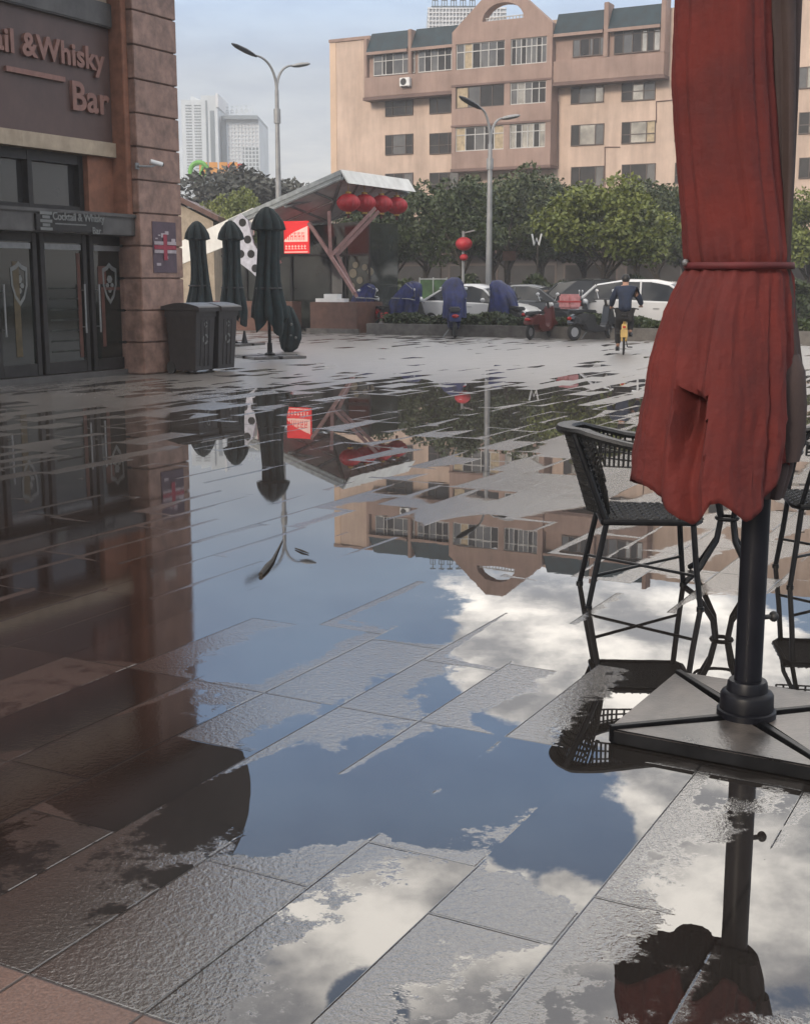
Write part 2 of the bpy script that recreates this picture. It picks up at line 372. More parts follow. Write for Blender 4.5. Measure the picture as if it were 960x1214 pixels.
# ------------------------------------------------------------------ ground: paved plaza with standing water
def plaza():
    # strips between joints that run along u
    br = [-1.38]; pat = [.345, .345, .345]; i = 0
    while br[-1] > -34: br.append(br[-1]-pat[i % 3]); i += 1
    br = br[::-1]; i = 0; pt2 = [.345, .345, .345]
    while br[-1] < 24: br.append(br[-1]+pt2[i % 3]); i += 1
    BL = []                                            # water level: (u, v, ru, rv, amount)
    def blob(px, py, ru, rv, amt):
        q = ground(px, py); BL.append((q.dot(AV), q.dot(BV), ru, rv, amt))
    # flooded places
    blob(490, 915, .34, .50, 1.15); blob(600, 940, .5, .4, .9); blob(330, 700, 1.9, .9, .65); blob(420, 690, 1.6, .9, .5)
    blob(110, 700, 2.6, 1.3, .55); blob(60, 930, .8, .9, .72); blob(150, 1040, .45, .45, .6); blob(700, 730, 1.3, .9, .6); blob(860, 760, .9, .9, .9); blob(880, 1000, .45, .40, 1.3); blob(700, 1000, .3, .2, .5)
    blob(740, 1150, .22, .34, .9); blob(560, 640, 1.5, 1.0, .72); blob(280, 960, .28, .34, .7)
    blob(480, 475, 3.0, 2.6, 1.0); blob(340, 500, 2.6, 1.6, .8); blob(680, 480, 2.6, 2.6, .8); blob(100, 560, 3.2, 2.0, .75); blob(560, 540, 2.2, 1.8, .62); blob(330, 570, 2.4, 1.4, .6); blob(450, 1175, .10, .14, .8); blob(950, 1190, .25, .2, .6)
    # raised, merely wet places
    blob(280, 850, .22, .42, -1.0); blob(330, 1060, .35, .35, -.8); blob(500, 1095, .30, .42, -.75); blob(650, 1050, .3, .16, -.8); blob(200, 960, .3, .5, -.3); blob(470, 770, .45, .35, -.8); blob(600, 810, .4, .4, -.5)
    blob(540, 610, .8, .45, -.6); blob(600, 420, 6, 8, -.8); blob(400, 420, 4, 5, -.8); blob(250, 460, 3, 2.4, -.3); blob(650, 560, 1.6, 1.5, -.2); blob(900, 560, 3, 2.5, -.3)
    blob(850, 1160, .2, .25, .6); blob(650, 1130, .12, .15, -.5)
    def level(u, v):
        s = -.13
        for bu, bv, ru, rv, a in BL:
            d = ((u-bu)/ru)**2+((v-bv)/rv)**2
            if d < 9: s += (.75*a if a > 0 else a*.9)*math.exp(-d)
        return s
    V = []; Fc = []; uv = []; fl = []; tn = []; rnd = []; dims = []; dry = []
    rng = random.Random(11)
    for j in range(len(br)-1):
        v0, v1 = br[j], br[j+1]
        Ln = rng.choice([.98, .98, .70, .88]); u = -5.0 + rng.uniform(0, .5)
        border = 1.98
        cuts = [u]
        while cuts[-1] < 33.8:
            n = cuts[-1]+Ln*rng.uniform(.97, 1.03)
            if cuts[-1] < border and n > border-.25: n = border
            cuts.append(min(n, 33.8))
            if cuts[-1] >= 33.8: break
        # break the joints at the drain line u = 3.95
        cuts = sorted(set([c for c in cuts if abs(c-3.95) > .22]+[3.95]))
        for a0, a1 in zip(cuts[:-1], cuts[1:]):
            isd = a1 <= border+.01
            h = rng.gauss(0, .31); tx = rng.gauss(0, .20); ty = rng.gauss(0, .30)
            far = min(1, max(0, (a0-3.2)/7)); amp = .55+.95*far
            c = len(V)
            r1, r2, r3 = rng.random(), rng.random(), rng.random()
            nx = rng.gauss(0, .004); ny = rng.gauss(0, .004)
            nrm = Vector((0, 0, 1))+AV*nx+BV*ny
            for (uu, vv, s, t) in ((a0, v0, -1, -1), (a1, v0, 1, -1), (a1, v1, 1, 1), (a0, v1, -1, 1)):
                V.append(W(uu, vv)); uv.append(((s+1)/2*(a1-a0), (t+1)/2*(v1-v0)))
                lv = level(uu, vv)-(h+tx*s+ty*t)*amp
                if isd: lv = -1.5
                fl.append(lv); tn.append(nrm); rnd.append((r1, r2, r3)); dims.append((a1-a0, v1-v0, 0)); dry.append(1.0 if isd else 0.0)
            Fc.append((c, c+3, c+2, c+1))
    me = bpy.data.meshes.new('plaza_paving'); me.from_pydata([tuple(p) for p in V], [], Fc)
    # normals up
    bm = bmesh.new(); bm.from_mesh(me)
    for f in bm.faces:
        if f.normal.z < 0: f.normal_flip()
    bm.to_mesh(me); bm.free()
    ul = me.uv_layers.new(name='tile')
    for lp in me.loops: ul.data[lp.index].uv = uv[lp.vertex_index]
    def attr(n, ty, data, key):
        at = me.attributes.new(n, ty, 'POINT'); flat = np.array(data, dtype=np.float32).ravel(); at.data.foreach_set(key, flat)
    attr('flood', 'FLOAT', fl, 'value'); attr('tnorm', 'FLOAT_VECTOR', [tuple(t) for t in tn], 'vector'); attr('trnd', 'FLOAT_VECTOR', rnd, 'vector')
    attr('tdim', 'FLOAT_VECTOR', dims, 'vector'); attr('tdry', 'FLOAT', dry, 'value')
    o = link('plaza_paving', me); tag(o, kind='structure')
    # material
    global N, L
    m = bpy.data.materials.new('wet_granite_paving'); m.use_nodes = True; N = m.node_tree.nodes; L = m.node_tree.links; b = N['Principled BSDF']
    def at_(n, out):
        a = N.new('ShaderNodeAttribute'); a.attribute_name = n; return a.outputs[out]
    geo = N.new('ShaderNodeNewGeometry'); P = geo.outputs['Position']
    def nz(scale, det=5, rough=.55, vec=P):
        n = N.new('ShaderNodeTexNoise'); n.inputs['Scale'].default_value = scale; n.inputs['Detail'].default_value = det; n.inputs['Roughness'].default_value = rough; L.new(vec, n.inputs['Vector']); return n.outputs['Fac']
    uvn = N.new('ShaderNodeUVMap'); uvn.uv_map = 'tile'; su = N.new('ShaderNodeSeparateXYZ'); L.new(uvn.outputs[0], su.inputs[0])
    sd_ = N.new('ShaderNodeSeparateXYZ'); L.new(at_('tdim', 'Vector'), sd_.inputs[0])
    ex = math_n('MINIMUM', su.outputs[0], math_n('SUBTRACT', sd_.outputs[0], su.outputs[0])); ey = math_n('MINIMUM', su.outputs[1], math_n('SUBTRACT', sd_.outputs[1], su.outputs[1]))
    ed = math_n('MINIMUM', ex, ey)
    joint = maprange(ed, .002, .007, 1, 0)
    sr = N.new('ShaderNodeSeparateXYZ'); L.new(at_('trnd', 'Vector'), sr.inputs[0])
    dryf = at_('tdry', 'Fac')
    sr0 = (sr.outputs[0], sr.outputs[1])
    # water coverage: level minus tile height, broken up by the stone's relief
    fine = nz(38, 4, .7); med = nz(7, 4, .6); big = nz(1.3, 3, .5)
    geoP = N.new('ShaderNodeSeparateXYZ'); L.new(P, geoP.inputs[0]); farR = maprange(geoP.outputs[1], 3.5, 9, 1, .35, False)
    rel = math_n('ADD', math_n('MULTIPLY', math_n('SUBTRACT', fine, .5), .28), math_n('ADD', math_n('MULTIPLY', math_n('SUBTRACT', med, .5), .7), math_n('MULTIPLY', math_n('SUBTRACT', big, .5), .7)))
    rel = math_n('MULTIPLY', rel, farR)
    # slab rims stand a little proud of the water, each edge by its own amount
    rim = math_n('ADD', math_n('MULTIPLY', maprange(su.outputs[1], .0, .075, 1, 0), math_n('MULTIPLY', sr0[0], 1.15)), math_n('MULTIPLY', maprange(su.outputs[0], .0, .09, 1, 0), math_n('MULTIPLY', sr0[1], .95)))
    rel = math_n('SUBTRACT', rel, math_n('MULTIPLY', rim, maprange(geoP.outputs[1], 3.5, 8, .25, 1, False)))
    wv = math_n('ADD', at_('flood', 'Fac'), rel)
    flood0 = maprange(wv, -.03, .07, 0, 1)
    # colour
    flood = flood0
    gran = nz(120, 3, .7); blot = nz(2.2, 5, .6)
    sp = N.new('ShaderNodeSeparateXYZ'); L.new(P, sp.inputs[0])
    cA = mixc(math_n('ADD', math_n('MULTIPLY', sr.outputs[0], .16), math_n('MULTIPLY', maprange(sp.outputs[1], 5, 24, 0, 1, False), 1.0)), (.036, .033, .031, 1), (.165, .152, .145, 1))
    cR = mixc(sr.outputs[1], (.034, .021, .018, 1), (.060, .037, .031, 1))  # reddish granite, darkened further for the building's shade and reflection
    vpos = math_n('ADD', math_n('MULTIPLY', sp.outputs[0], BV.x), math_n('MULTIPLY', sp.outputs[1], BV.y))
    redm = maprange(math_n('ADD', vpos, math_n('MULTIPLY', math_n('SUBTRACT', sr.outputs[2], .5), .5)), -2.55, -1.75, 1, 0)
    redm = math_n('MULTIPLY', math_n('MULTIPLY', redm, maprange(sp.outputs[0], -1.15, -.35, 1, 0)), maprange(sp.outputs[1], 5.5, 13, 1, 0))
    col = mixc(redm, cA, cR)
    col = mixc(dryf, col, (.13, .075, .058, 1))
    col = mixc(maprange(gran, .35, .7, 0, 1, False), mixc(1.0, col, (.62, .62, .62, 1), 'MULTIPLY'), mixc(1.0, col, (1.4, 1.38, 1.35, 1), 'MULTIPLY'))
    col = mixc(maprange(blot, .4, .7, 0, .5), col, mixc(1.0, col, (.6, .58, .56, 1), 'MULTIPLY'))
    col = mixc(math_n('MULTIPLY', joint, maprange(flood, 0, 1, .85, .5)), col, (.012, .011, .010, 1))
    wetdark = mixc(flood, (1, 1, 1, 1), (.42, .40, .39, 1)); col = mixc(1.0, col, wetdark, 'MULTIPLY')
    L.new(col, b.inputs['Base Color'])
    # roughness and normals
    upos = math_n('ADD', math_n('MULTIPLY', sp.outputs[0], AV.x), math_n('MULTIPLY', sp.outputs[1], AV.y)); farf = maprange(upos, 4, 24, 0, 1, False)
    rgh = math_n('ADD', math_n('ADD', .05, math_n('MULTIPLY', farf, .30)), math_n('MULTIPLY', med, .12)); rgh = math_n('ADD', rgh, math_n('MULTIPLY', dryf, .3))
    rough = N.new('ShaderNodeMix'); rough.data_type = 'FLOAT'; L.new(flood, rough.inputs[0]); L.new(rgh, rough.inputs[2]); L.new(math_n('ADD', .008, math_n('MULTIPLY', redm, .04)), rough.inputs[3])
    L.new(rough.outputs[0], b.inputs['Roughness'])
    ior = N.new('ShaderNodeMix'); ior.data_type = 'FLOAT'; L.new(flood, ior.inputs[0]); 
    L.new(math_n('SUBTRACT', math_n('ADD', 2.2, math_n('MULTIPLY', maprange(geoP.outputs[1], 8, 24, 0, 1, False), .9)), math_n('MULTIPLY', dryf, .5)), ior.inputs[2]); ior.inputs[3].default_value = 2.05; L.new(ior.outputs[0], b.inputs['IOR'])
    hb = math_n('ADD', math_n('MULTIPLY', nz(105, 3, .6), .8), math_n('MULTIPLY', nz(46, 2, .5), 1.0))
    hb = math_n('SUBTRACT', hb, math_n('MULTIPLY', joint, 1.2))
    bp = N.new('ShaderNodeBump'); bp.inputs['Distance'].default_value = .0024; L.new(hb, bp.inputs['Height'])
    L.new(math_n('MULTIPLY', math_n('MULTIPLY', math_n('MAXIMUM', math_n('SUBTRACT', 1.0, flood), math_n('MULTIPLY', redm, .55)), math_n('SUBTRACT', 1.0, math_n('MULTIPLY', redm, .55))), .62), bp.inputs['Strength']); L.new(at_('tnorm', 'Vector'), bp.inputs['Normal'])
    # still water: level, with the faintest swell
    floodn = math_n('MULTIPLY', flood, math_n('SUBTRACT', 1.0, math_n('MULTIPLY', redm, math_n('MULTIPLY', maprange(geoP.outputs[1], 3.2, 6.5, .5, .12), math_n('ADD', .35, math_n('MULTIPLY', med, 1.2))))))
    wb = N.new('ShaderNodeBump'); wb.inputs['Distance'].default_value = .002; wb.inputs['Strength'].default_value = .025; L.new(nz(9, 2, .4), wb.inputs['Height'])
    nm = N.new('ShaderNodeMix'); nm.data_type = 'VECTOR'; L.new(floodn, nm.inputs[0]); L.new(bp.outputs[0], nm.inputs[4]); L.new(wb.outputs[0], nm.inputs[5])
    nn = N.new('ShaderNodeVectorMath'); nn.operation = 'NORMALIZE'; L.new(nm.outputs[1], nn.inputs[0]); L.new(nn.outputs[0], b.inputs['Normal'])
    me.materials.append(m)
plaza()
g = MB(); g.box(-1500, 1500, -300, 2500, -.6, -.03)
tag(g.build('ground', mat('distant_ground', (.07, .068, .06), .9, 0, .2, .05)), kind='structure')
rd = MB(); rd.box(35.2, 46, -60, 60, -.029, -.012, W); rd.box(48.5, 84, -90, 70, -.029, -.008, W)
tag(rd.build('road', M['road']), kind='structure')
pv = MB(); pv.box(46, 48.5, -60, 60, -.029, .11, W)
tag(pv.build('far_pavement', M['kerb'], bevel=.01), kind='structure')
kb = MB(); kb.box(33.8, 34.05, -19.55, 26, -.029, .33, W); kb.box(35.0, 35.2, -19.55, 26, -.029, .30, W); kb.box(34.05, 35.0, -19.55, -19.3, -.029, .30, W)
tag(kb.build('planter_kerb', M['kerb'], bevel=.012), kind='structure')
so_ = MB(); so_.box(34.05, 35.0, -19.3, 26, -.029, .27, W)
tag(so_.build('planter_soil', mat('wet_soil', (.03, .022, .016), .9, 0, .3, 6, .5, 20)), kind='structure')
pw = MB(); pw.box(33.8, 35.2, -60, -19.55, -.029, -.004, W); pw.box(-5, 33.8, -60, -33.5, -.029, -.004, W)
tag(pw.build('side_pavement', M['kerb']), kind='structure')

# ------------------------------------------------------------------ bar building on the left
VF, VP_ = -14.78, -14.36                                # door plane, pillar face
def U(x, y, V=VF): return on_v(x, y, V)[0]
def Zv(x, y, V=VF): return on_v(x, y, V)[1]
bar = thing('bar_building', 'pinkish stone bar building with a grooved corner pillar and dark glazed doors', 'building', W(14, VF))
OB = bar.location.copy()
def bb(): return MB(OB)
u_end = U(221, 440, VP_); u_p0 = U(163, 200, VP_)       # pillar runs u_p0..u_end
u_win1 = U(104, 220); z_cr0, z_cr1 = Zv(60, 178), Zv(60, 160); z_hd1, z_hd0 = Zv(60, 250), Zv(60, 276)
u_d1 = U(165, 400)
b = bb()
b.box(3, u_p0+.02, VF-9, VF-.35, -.02, 14, W)                                     # core behind the shop front
b.box(u_win1+.02, u_p0+.03, VF-.36, VF+.0, z_hd1-.02, z_cr0+.02, W)                 # brick-red panel between window and pillar
b.box(3, u_p0-.01, VF-.36, VF-.05, z_cr1+1.35+2.2, 14, W)
b.build('wall', M['stone2'], bar)
b = bb(); th = .545; z = 0; k = 0
ub = u_p0
while z < 13.9:
    zz = min(z+th, 14)
    b.box(ub, u_end, VP_-9, VP_, z+.022, zz-.0, W); b.box(ub+.03, u_end-.03, VP_-8.97, VP_-.03, z-.0, z+.022, W); z = zz; k += 1
b.build('pillar', M['stone'], bar, bevel=.012)
b = bb(); b.box(ub-.14, ub-.004, VF-.3, VP_-.12, z_hd1, 13.9, W); b.build('pilaster', M['stone2'], bar, bevel=.01)
b = bb(); b.box(3, ub-.145, VF-.4, VF+.10, z_cr0, z_cr1, W)
for q in np.arange(3.5, ub-.6, 1.9): b.box(q, q+.012, VF+.10, VF+.103, z_cr0+.01, z_cr1-.01, W)
b.build('cream_band', M['cream'], bar, bevel=.01)
zs1 = Zv(110, 30)                                       # top of sign panel
b = bb(); b.box(3, ub-.146, VF-.4, VF+.13, zs1, zs1+.38, W); b.build('upper_ledge', M['greymetal'], bar, bevel=.02)
b = bb(); b.box(3, ub-.147, VF-.4, VF+.02, zs1+.38, zs1+1.1, W); b.build('upper_band', M['cream'], bar)
# rounded dark eave further up (seen mirrored in the water)
b = bb()
prof = [(math.cos(t)*1.25, 8.35+math.sin(t)*1.35) for t in np.linspace(-math.pi/2, math.pi/2, 12)]
b.prism([W(u_end+.02+max(0, x), VP_+.3, z_) for x, z_ in prof]+[W(8, VP_+.3, 9.7), W(8, VP_+.3, 7.0)], BV*-6)
b.build('eave', mat('dark_eave', (.035, .03, .03), .6, 0, .2, 1), bar, smooth=True)
# upper window
b = bb(); fz0, fz1 = z_hd1+.02, z_cr0-.004
b.box(3, u_win1, VF-.30, VF-.22, fz0, fz1, W)
pan = b
us = [4, 5.8, 7.6, 9.4, 11.2, U(-60, 220), U(-8, 220), U(42, 220), u_win1-.04]
f_ = bb()
for q in us: f_.box(q-.05, q+.05, VF-.22, VF-.10, fz0, fz1, W)
f_.box(3, u_win1, VF-.215, VF-.105, fz0, fz0+.09, W); f_.box(3, u_win1, VF-.215, VF-.105, fz1-.16, fz1, W)
wf = f_.build('window', M['darkmetal'], bar); pan.build('pane', M['upglass'], wf)
# grey header above the doors
b = bb(); b.box(3, u_d1+.06, VF-.30, VF+.32, z_hd0, z_hd1, W); b.box(3, u_d1+.07, VF+.30, VF+.36, z_hd1-.05, z_hd1+.012, W)
b.build('door_header', M['greymetal'], bar, bevel=.012)
# glazed doors
zt = z_hd0-.004
b = bb(); b.box(3, u_d1+.09, VF-.32, VF+.05, -.02, .10, W); b.build('threshold', M['greymetal'], bar, bevel=.008)
b = bb(); b.box(u_d1+.0, ub+.0, VF-.30, VF+.02, .10, z_hd1-.03, W); b.build('door_jamb', M['darkmetal'], bar)
edges = [U(-60, 420), U(-4, 400), U(52, 400), U(110, 400), u_d1]
for i in range(4):
    a0, a1 = edges[i]+.035, edges[i+1]-.035
    d = bb()
    d.box(a0, a0+.10, VF-.12, VF-.02, .11, zt, W); d.box(a1-.10, a1, VF-.12, VF-.02, .11, zt, W)
    d.box(a0+.10, a1-.10, VF-.115, VF-.025, .11, .30, W); d.box(a0+.10, a1-.10, VF-.115, VF-.025, zt-.14, zt, W)
    dr = d.build('door', M['darkmetal'], bar, bevel=.006)
    p = bb(); p.box(a0+.10, a1-.10, VF-.075, VF-.06, .30, zt-.14, W); p.build('pane', M['shopglass'], dr)
    hd = bb(); hd.box(a0+.12, a1-.12, VF-.059, VF-.035, zt-.25, zt-.16, W); hd.build('closer_rail', M['silver'], dr)
    h = bb(); hx = a0+.14 if i % 2 else a1-.14
    h.tube([W(hx, VF+.03, .75), W(hx, VF+.03, 1.55)], .016, 8); h.tube([W(hx, VF-.06, .85), W(hx, VF+.03, .85)], .012, 6); h.tube([W(hx, VF-.06, 1.45), W(hx, VF+.03, 1.45)], .012, 6)
    h.build('handle', M['silver'], dr, smooth=True)
    # warm strips of the room just behind the glass
    s_ = bb()
    if i == 1: s_.box(a0+.42, a0+.55, VF-.059, VF-.052, .42, zt-.45, W)
    if i == 2: s_.box(a0+.85, a0+.93, VF-.059, VF-.052, .35, zt-.3, W); s_.box(a0+.98, a0+1.08, VF-.059, VF-.052, .42, zt-.3, W)
    if i == 3: s_.box(a0+.22, a0+.42, VF-.059, VF-.052, 1.55, zt-.5, W); s_.box(a0+.28, a0+.36, VF-.059, VF-.052, .5, 1.5, W); s_.box(a0+.34, a0+.9, VF-.059, VF-.052, 1.45, 1.5, W); s_.box(a0+.82, a0+.87, VF-.059, VF-.052, .5, 1.5, W)
    if i: s_.build('curtain', M['doorwood'] if i > 1 else M['dooryellow'], dr)
    if i in (2,):
        sh = bb()
        for zz in np.arange(.45, 1.5, .17): sh.box(a0+.2, a1-.2, VF-.0592, VF-.0545, zz, zz+.03, W)
        sh.build('shelf', M['interior'], dr)
    if i in (1, 3):                                     # shield emblem
        cx = U(26, 338) if i == 1 else U(133, 337); cz = 1.55; e = bb()
        sp_ = [(-.18, .26), (-.07, .30), (0, .36), (.07, .30), (.18, .26), (.17, -.02), (.10, -.22), (0, -.34), (-.10, -.22), (-.17, -.02)]
        inn = [(x*.78, y*.78) for x, y in sp_]
        for k in range(10):
            a_, b_, c_, d_ = sp_[k], sp_[(k+1) % 10], inn[(k+1) % 10], inn[k]
            e.prism([W(cx+q[0], VF-.058, cz+q[1]) for q in (a_, b_, c_, d_)], BV*.008)
        for q in ((0, .08, .07), (-.06, -.02, .045), (.06, -.02, .045), (0, -.1, .05)):
            e.prism([W(cx+q[0]+q[2]*math.cos(t), VF-.058, cz+q[1]+q[2]*math.sin(t)) for t in np.linspace(0, 2*math.pi, 7)[:-1]], BV*.006)
        e.build('emblem', M['emblem'], dr)
# big fascia sign
sg = thing('bar_sign', 'brown fascia sign reading Cocktail &Whisky Bar in raised copper letters', 'sign', W(14, VF+.03, z_cr1))
b = MB(sg.location); b.box(3, ub-.15, VF-.3, VF+.03, z_cr1+.002, zs1-.002, W); b.build('panel', M['signpanel'], sg)
cap = .36*1.0
ua = U(122, 88, VF+.05); zb = on_v(100, 80, VF+.05)[1]
def letters(txt, u_right, zbase, size, par, m, V, depth=.03, bold=.014, sp=1.05):
    mt = frame(W(u_right, V, zbase)-par.location, AV, Vector((0, 0, 1)), BV)
    return text_mesh('lettering', txt, size, depth, m, par, mt, bold, 'RIGHT', sp)
zw = Zv(60, 71, VF+.06); 
letters('Cocktail &Whisky', U(122, 80, VF+.06), zw, .475, sg, M['letters'], VF+.06)
letters('Bar', U(128, 130, VF+.06), Zv(100, 131, VF+.06), .62, sg, M['letters'], VF+.06)
b = MB(sg.location); b.box(U(6, 80, VF+.06), U(76, 94, VF+.06), VF+.03, VF+.09, Zv(50, 92, VF+.06), Zv(50, 86, VF+.06), W); b.build('underline', M['letters'], sg)
# small header sign
hs = thing('door_sign', 'small grey plaque over the doors lettered Cocktail & Whisky Bar', 'sign', W(U(80, 262, VF+.34), VF+.34, z_hd0))
V3 = VF+.36; ux0, ux1 = U(43, 262, V3), U(122, 262, V3)
b = MB(hs.location); b.box(ux0, ux1, VF+.32, V3, z_hd0+.02, z_hd1-.07, W); b.build('plaque', M['darkmetal'], hs, bevel=.005)
zc_ = (z_hd0+z_hd1)/2
mt = frame(W((ux0+.38+ux1)/2, V3+.002, zc_+.02)-hs.location, AV, Vector((0, 0, 1)), BV)
text_mesh('lettering', 'Cocktail & Whisky', .165, .006, M['emblem'], hs, mt, .004, 'CENTER', .95)
mt = frame(W(ux1-.06, V3+.002, zc_-.17)-hs.location, AV, Vector((0, 0, 1)), BV)
text_mesh('lettering', 'Bar', .15, .006, M['emblem'], hs, mt, .004, 'RIGHT')
b = MB(hs.location); b.box(ux0+.40, ux1-.40, V3, V3+.006, zc_-.05, zc_-.03, W)
for k in range(5): b.box(ux0+.08+.05*(k % 2), ux0+.34-.05*(k % 2), V3, V3+.006, zc_-.15+.06*k, zc_-.105+.06*k, W)
b.build('crest', M['emblem'], hs)
# poster on the pillar
po = thing('poster', 'small dark collage poster with a red cross on the pillar', 'poster', W(U(195, 295, VP_), VP_, Zv(195, 325, VP_)))
pu0, pu1 = U(181, 295, VP_), U(208.5, 295, VP_); pz0, pz1 = Zv(195, 323, VP_), Zv(195, 263, VP_)
b = MB(po.location); b.box(pu0, pu1, VP_, VP_+.012, pz0, pz1, W); b.build('sheet', M['poster'], po)
b = MB(po.location); rng = random.Random(3); pm = (pz0+pz1)/2
for k in range(16):
    cu_, cz_ = rng.uniform(pu0+.03, pu1-.14), rng.uniform(pz0+.02, pz1-.12)
    if rng.random() < .6: b.box(cu_, cu_+rng.uniform(.04, .12), VP_+.0125+.0006*k, VP_+.0145+.0006*k, cz_, cz_+rng.uniform(.02, .08), W)
b.box(pu0+.02, pu1-.02, VP_+.024, VP_+.026, pm-.10, pm-.045, W); b.box(pu0+.02, pu1-.02, VP_+.024, VP_+.026, pm+.045, pm+.10, W)
b.build('print', M['posterwhite'], po)
b = MB(po.location); b.box(pu0+.02, pu1-.02, VP_+.024, VP_+.027, pm-.035, pm+.035, W); b.box((pu0+pu1)/2-.05, (pu0+pu1)/2+.05, VP_+.0241, VP_+.0275, pm-.22, pm+.22, W); b.build('red_cross', M['posterred'], po)
# cctv
cz0 = Zv(190, 195, VP_+.25); cu0 = U(190, 195, VP_+.25)
cc = thing('security_camera', 'small pale security camera on a bracket high on the pillar', 'camera', W(cu0, VP_, cz0))
b = MB(cc.location); b.tube([W(cu0-.5, VP_, cz0-.06), W(cu0-.5, VP_+.07, cz0-.06), W(cu0-.1, VP_+.2, cz0-.04), W(cu0, VP_+.22, cz0)], .03, 8); b.box(cu0-.58, cu0-.42, VP_, VP_+.03, cz0-.14, cz0+.03, W); b.build('bracket', M['silver'], cc, smooth=True)
b = MB(cc.location); b.tube([W(cu0-.12, VP_+.16, cz0+.09), W(cu0+.16, VP_+.34, cz0+.02)], .065, 10); b.build('housing', M['whitepaint'], cc, smooth=True)
b = MB(cc.location); b.tube([W(cu0+.161, VP_+.341, cz0+.02), W(cu0+.185, VP_+.356, cz0+.014)], .05, 10); b.build('lens', M['blackplastic'], cc); cc.scale = (.62, .62, .62)

# ------------------------------------------------------------------ wheelie bins
def make_bin():
    t = thing('wheelie_bin', 'x', 'bin')
    b = MB(); z0, z1 = .06, 1.0
    a = [(-.29, -.26), (.30, -.26), (.30, .26), (-.29, .26)]; c = [(-.34, -.29), (.37, -.29), (.37, .29), (-.34, .29)]
    vs = [(x, y, z0) for x, y in a]+[(x, y, z1-.10) for x, y in c]+[(x*1.05, y*1.05, z1-.10) for x, y in c]+[(x*1.05, y*1.05, z1) for x, y in c]
    fs = [(3, 2, 1, 0)]+[(i+4*k, (i+1) % 4+4*k, (i+1) % 4+4*k+4, i+4*k+4) for k in range(3) for i in range(4)]+[(12, 13, 14, 15)]
    b.add(vs, fs)
    for y in (-.12, 0, .12): b.add([(.305, y-.012, .12), (.305, y+.012, .12), (.36, y+.012, .86), (.36, y-.012, .86), (.318, y-.012, .12), (.318, y+.012, .12), (.373, y+.012, .86), (.373, y-.012, .86)], [(0, 1, 2, 3), (7, 6, 5, 4), (0, 4, 5, 1), (1, 5, 6, 2), (2, 6, 7, 3), (3, 7, 4, 0)])
    b.build('body', M['bin'], t, bevel=.02)
    l = MB(); n = 10
    pr = [(-.43, 1.002), (-.43, 1.05)]+[(-.40+.84*i/n, 1.065+.055*math.sin(math.pi*i/n)) for i in range(n+1)]+[(.47, 1.045), (.47, .985), (.45, .985), (.43, 1.003)]
    l.prism([(x, -.32, z) for x, z in pr], (0, .64, 0)); l.tube([(-.44, -.26, 1.03), (-.47, -.26, 1.05), (-.47, .26, 1.05), (-.44, .26, 1.03)], .018, 6)
    l.build('lid', M['bin'], t, bevel=.012)
    for s in (-1, 1):
        wv = MB(); wv.disc_y((-.27, s*.25, .10), .10, .05); wv.build('wheel', M['rubber'], t)
    e = MB()
    for cz_, r_ in ((.78, .05), (.55, .085)):
        k = (cz_-.12)/(.86-.12)*.098+.263+.012
        for i in range(3):
            a0 = i*2.094+.3; pts = []
            for rr, tt in ((r_, a0), (r_, a0+.7), (r_, a0+1.4), (r_*.6, a0+1.4), (r_*.6, a0+.7), (r_*.6, a0)):
                zz = cz_+rr*math.sin(tt); pts.append((.305+(zz-.12)*.077+.013, rr*math.cos(tt), zz))
            e.prism(pts, (.004, 0, 0))
    build_each(e, 'recycling_mark', M['emblem'], t)
    return t
q0 = ground(233, 444.5)                                  # near front corner of the first bin
bin1 = make_bin(); bu, bv = q0.dot(AV), q0.dot(BV)
bin1.location = W(bu+.30, bv-.34); bin1.rotation_euler.z = ROT_B; bin1.scale = (.92, .94, 1.10)
bin2 = copy_tree(bin1); bin2.location = W(bu+.90, bv-.30)
tag(bin1, 'dark wheelie bin standing nearer, its broad side wall in full view', None, 'bins beside the pillar'); tag(bin2, 'dark wheelie bin farther behind the other bin, only its front showing', None, 'bins beside the pillar')
rg = MB(); q = ground(196, 441); rng = random.Random(5)
pts = [q+Vector((-.14+.05*i+rng.uniform(-.02, .02), rng.uniform(-.05, .05), .03+.05*abs(math.sin(i*1.3)))) for i in range(14)]
rg.tube(pts, [.03+.03*abs(math.sin(i*2.1)) for i in range(14)], 7)
q2 = [q+Vector((-.02, 0, .03)), q+Vector((-.03, .02, .12)), q+Vector((-.015, .03, .2))]; rg.tube(q2, [.04, .035, .01], 6)
tag(rg.build('plastic_bag', M['tan'], smooth=True), 'crumpled tan plastic bag lying at the foot of the bins', 'bag')

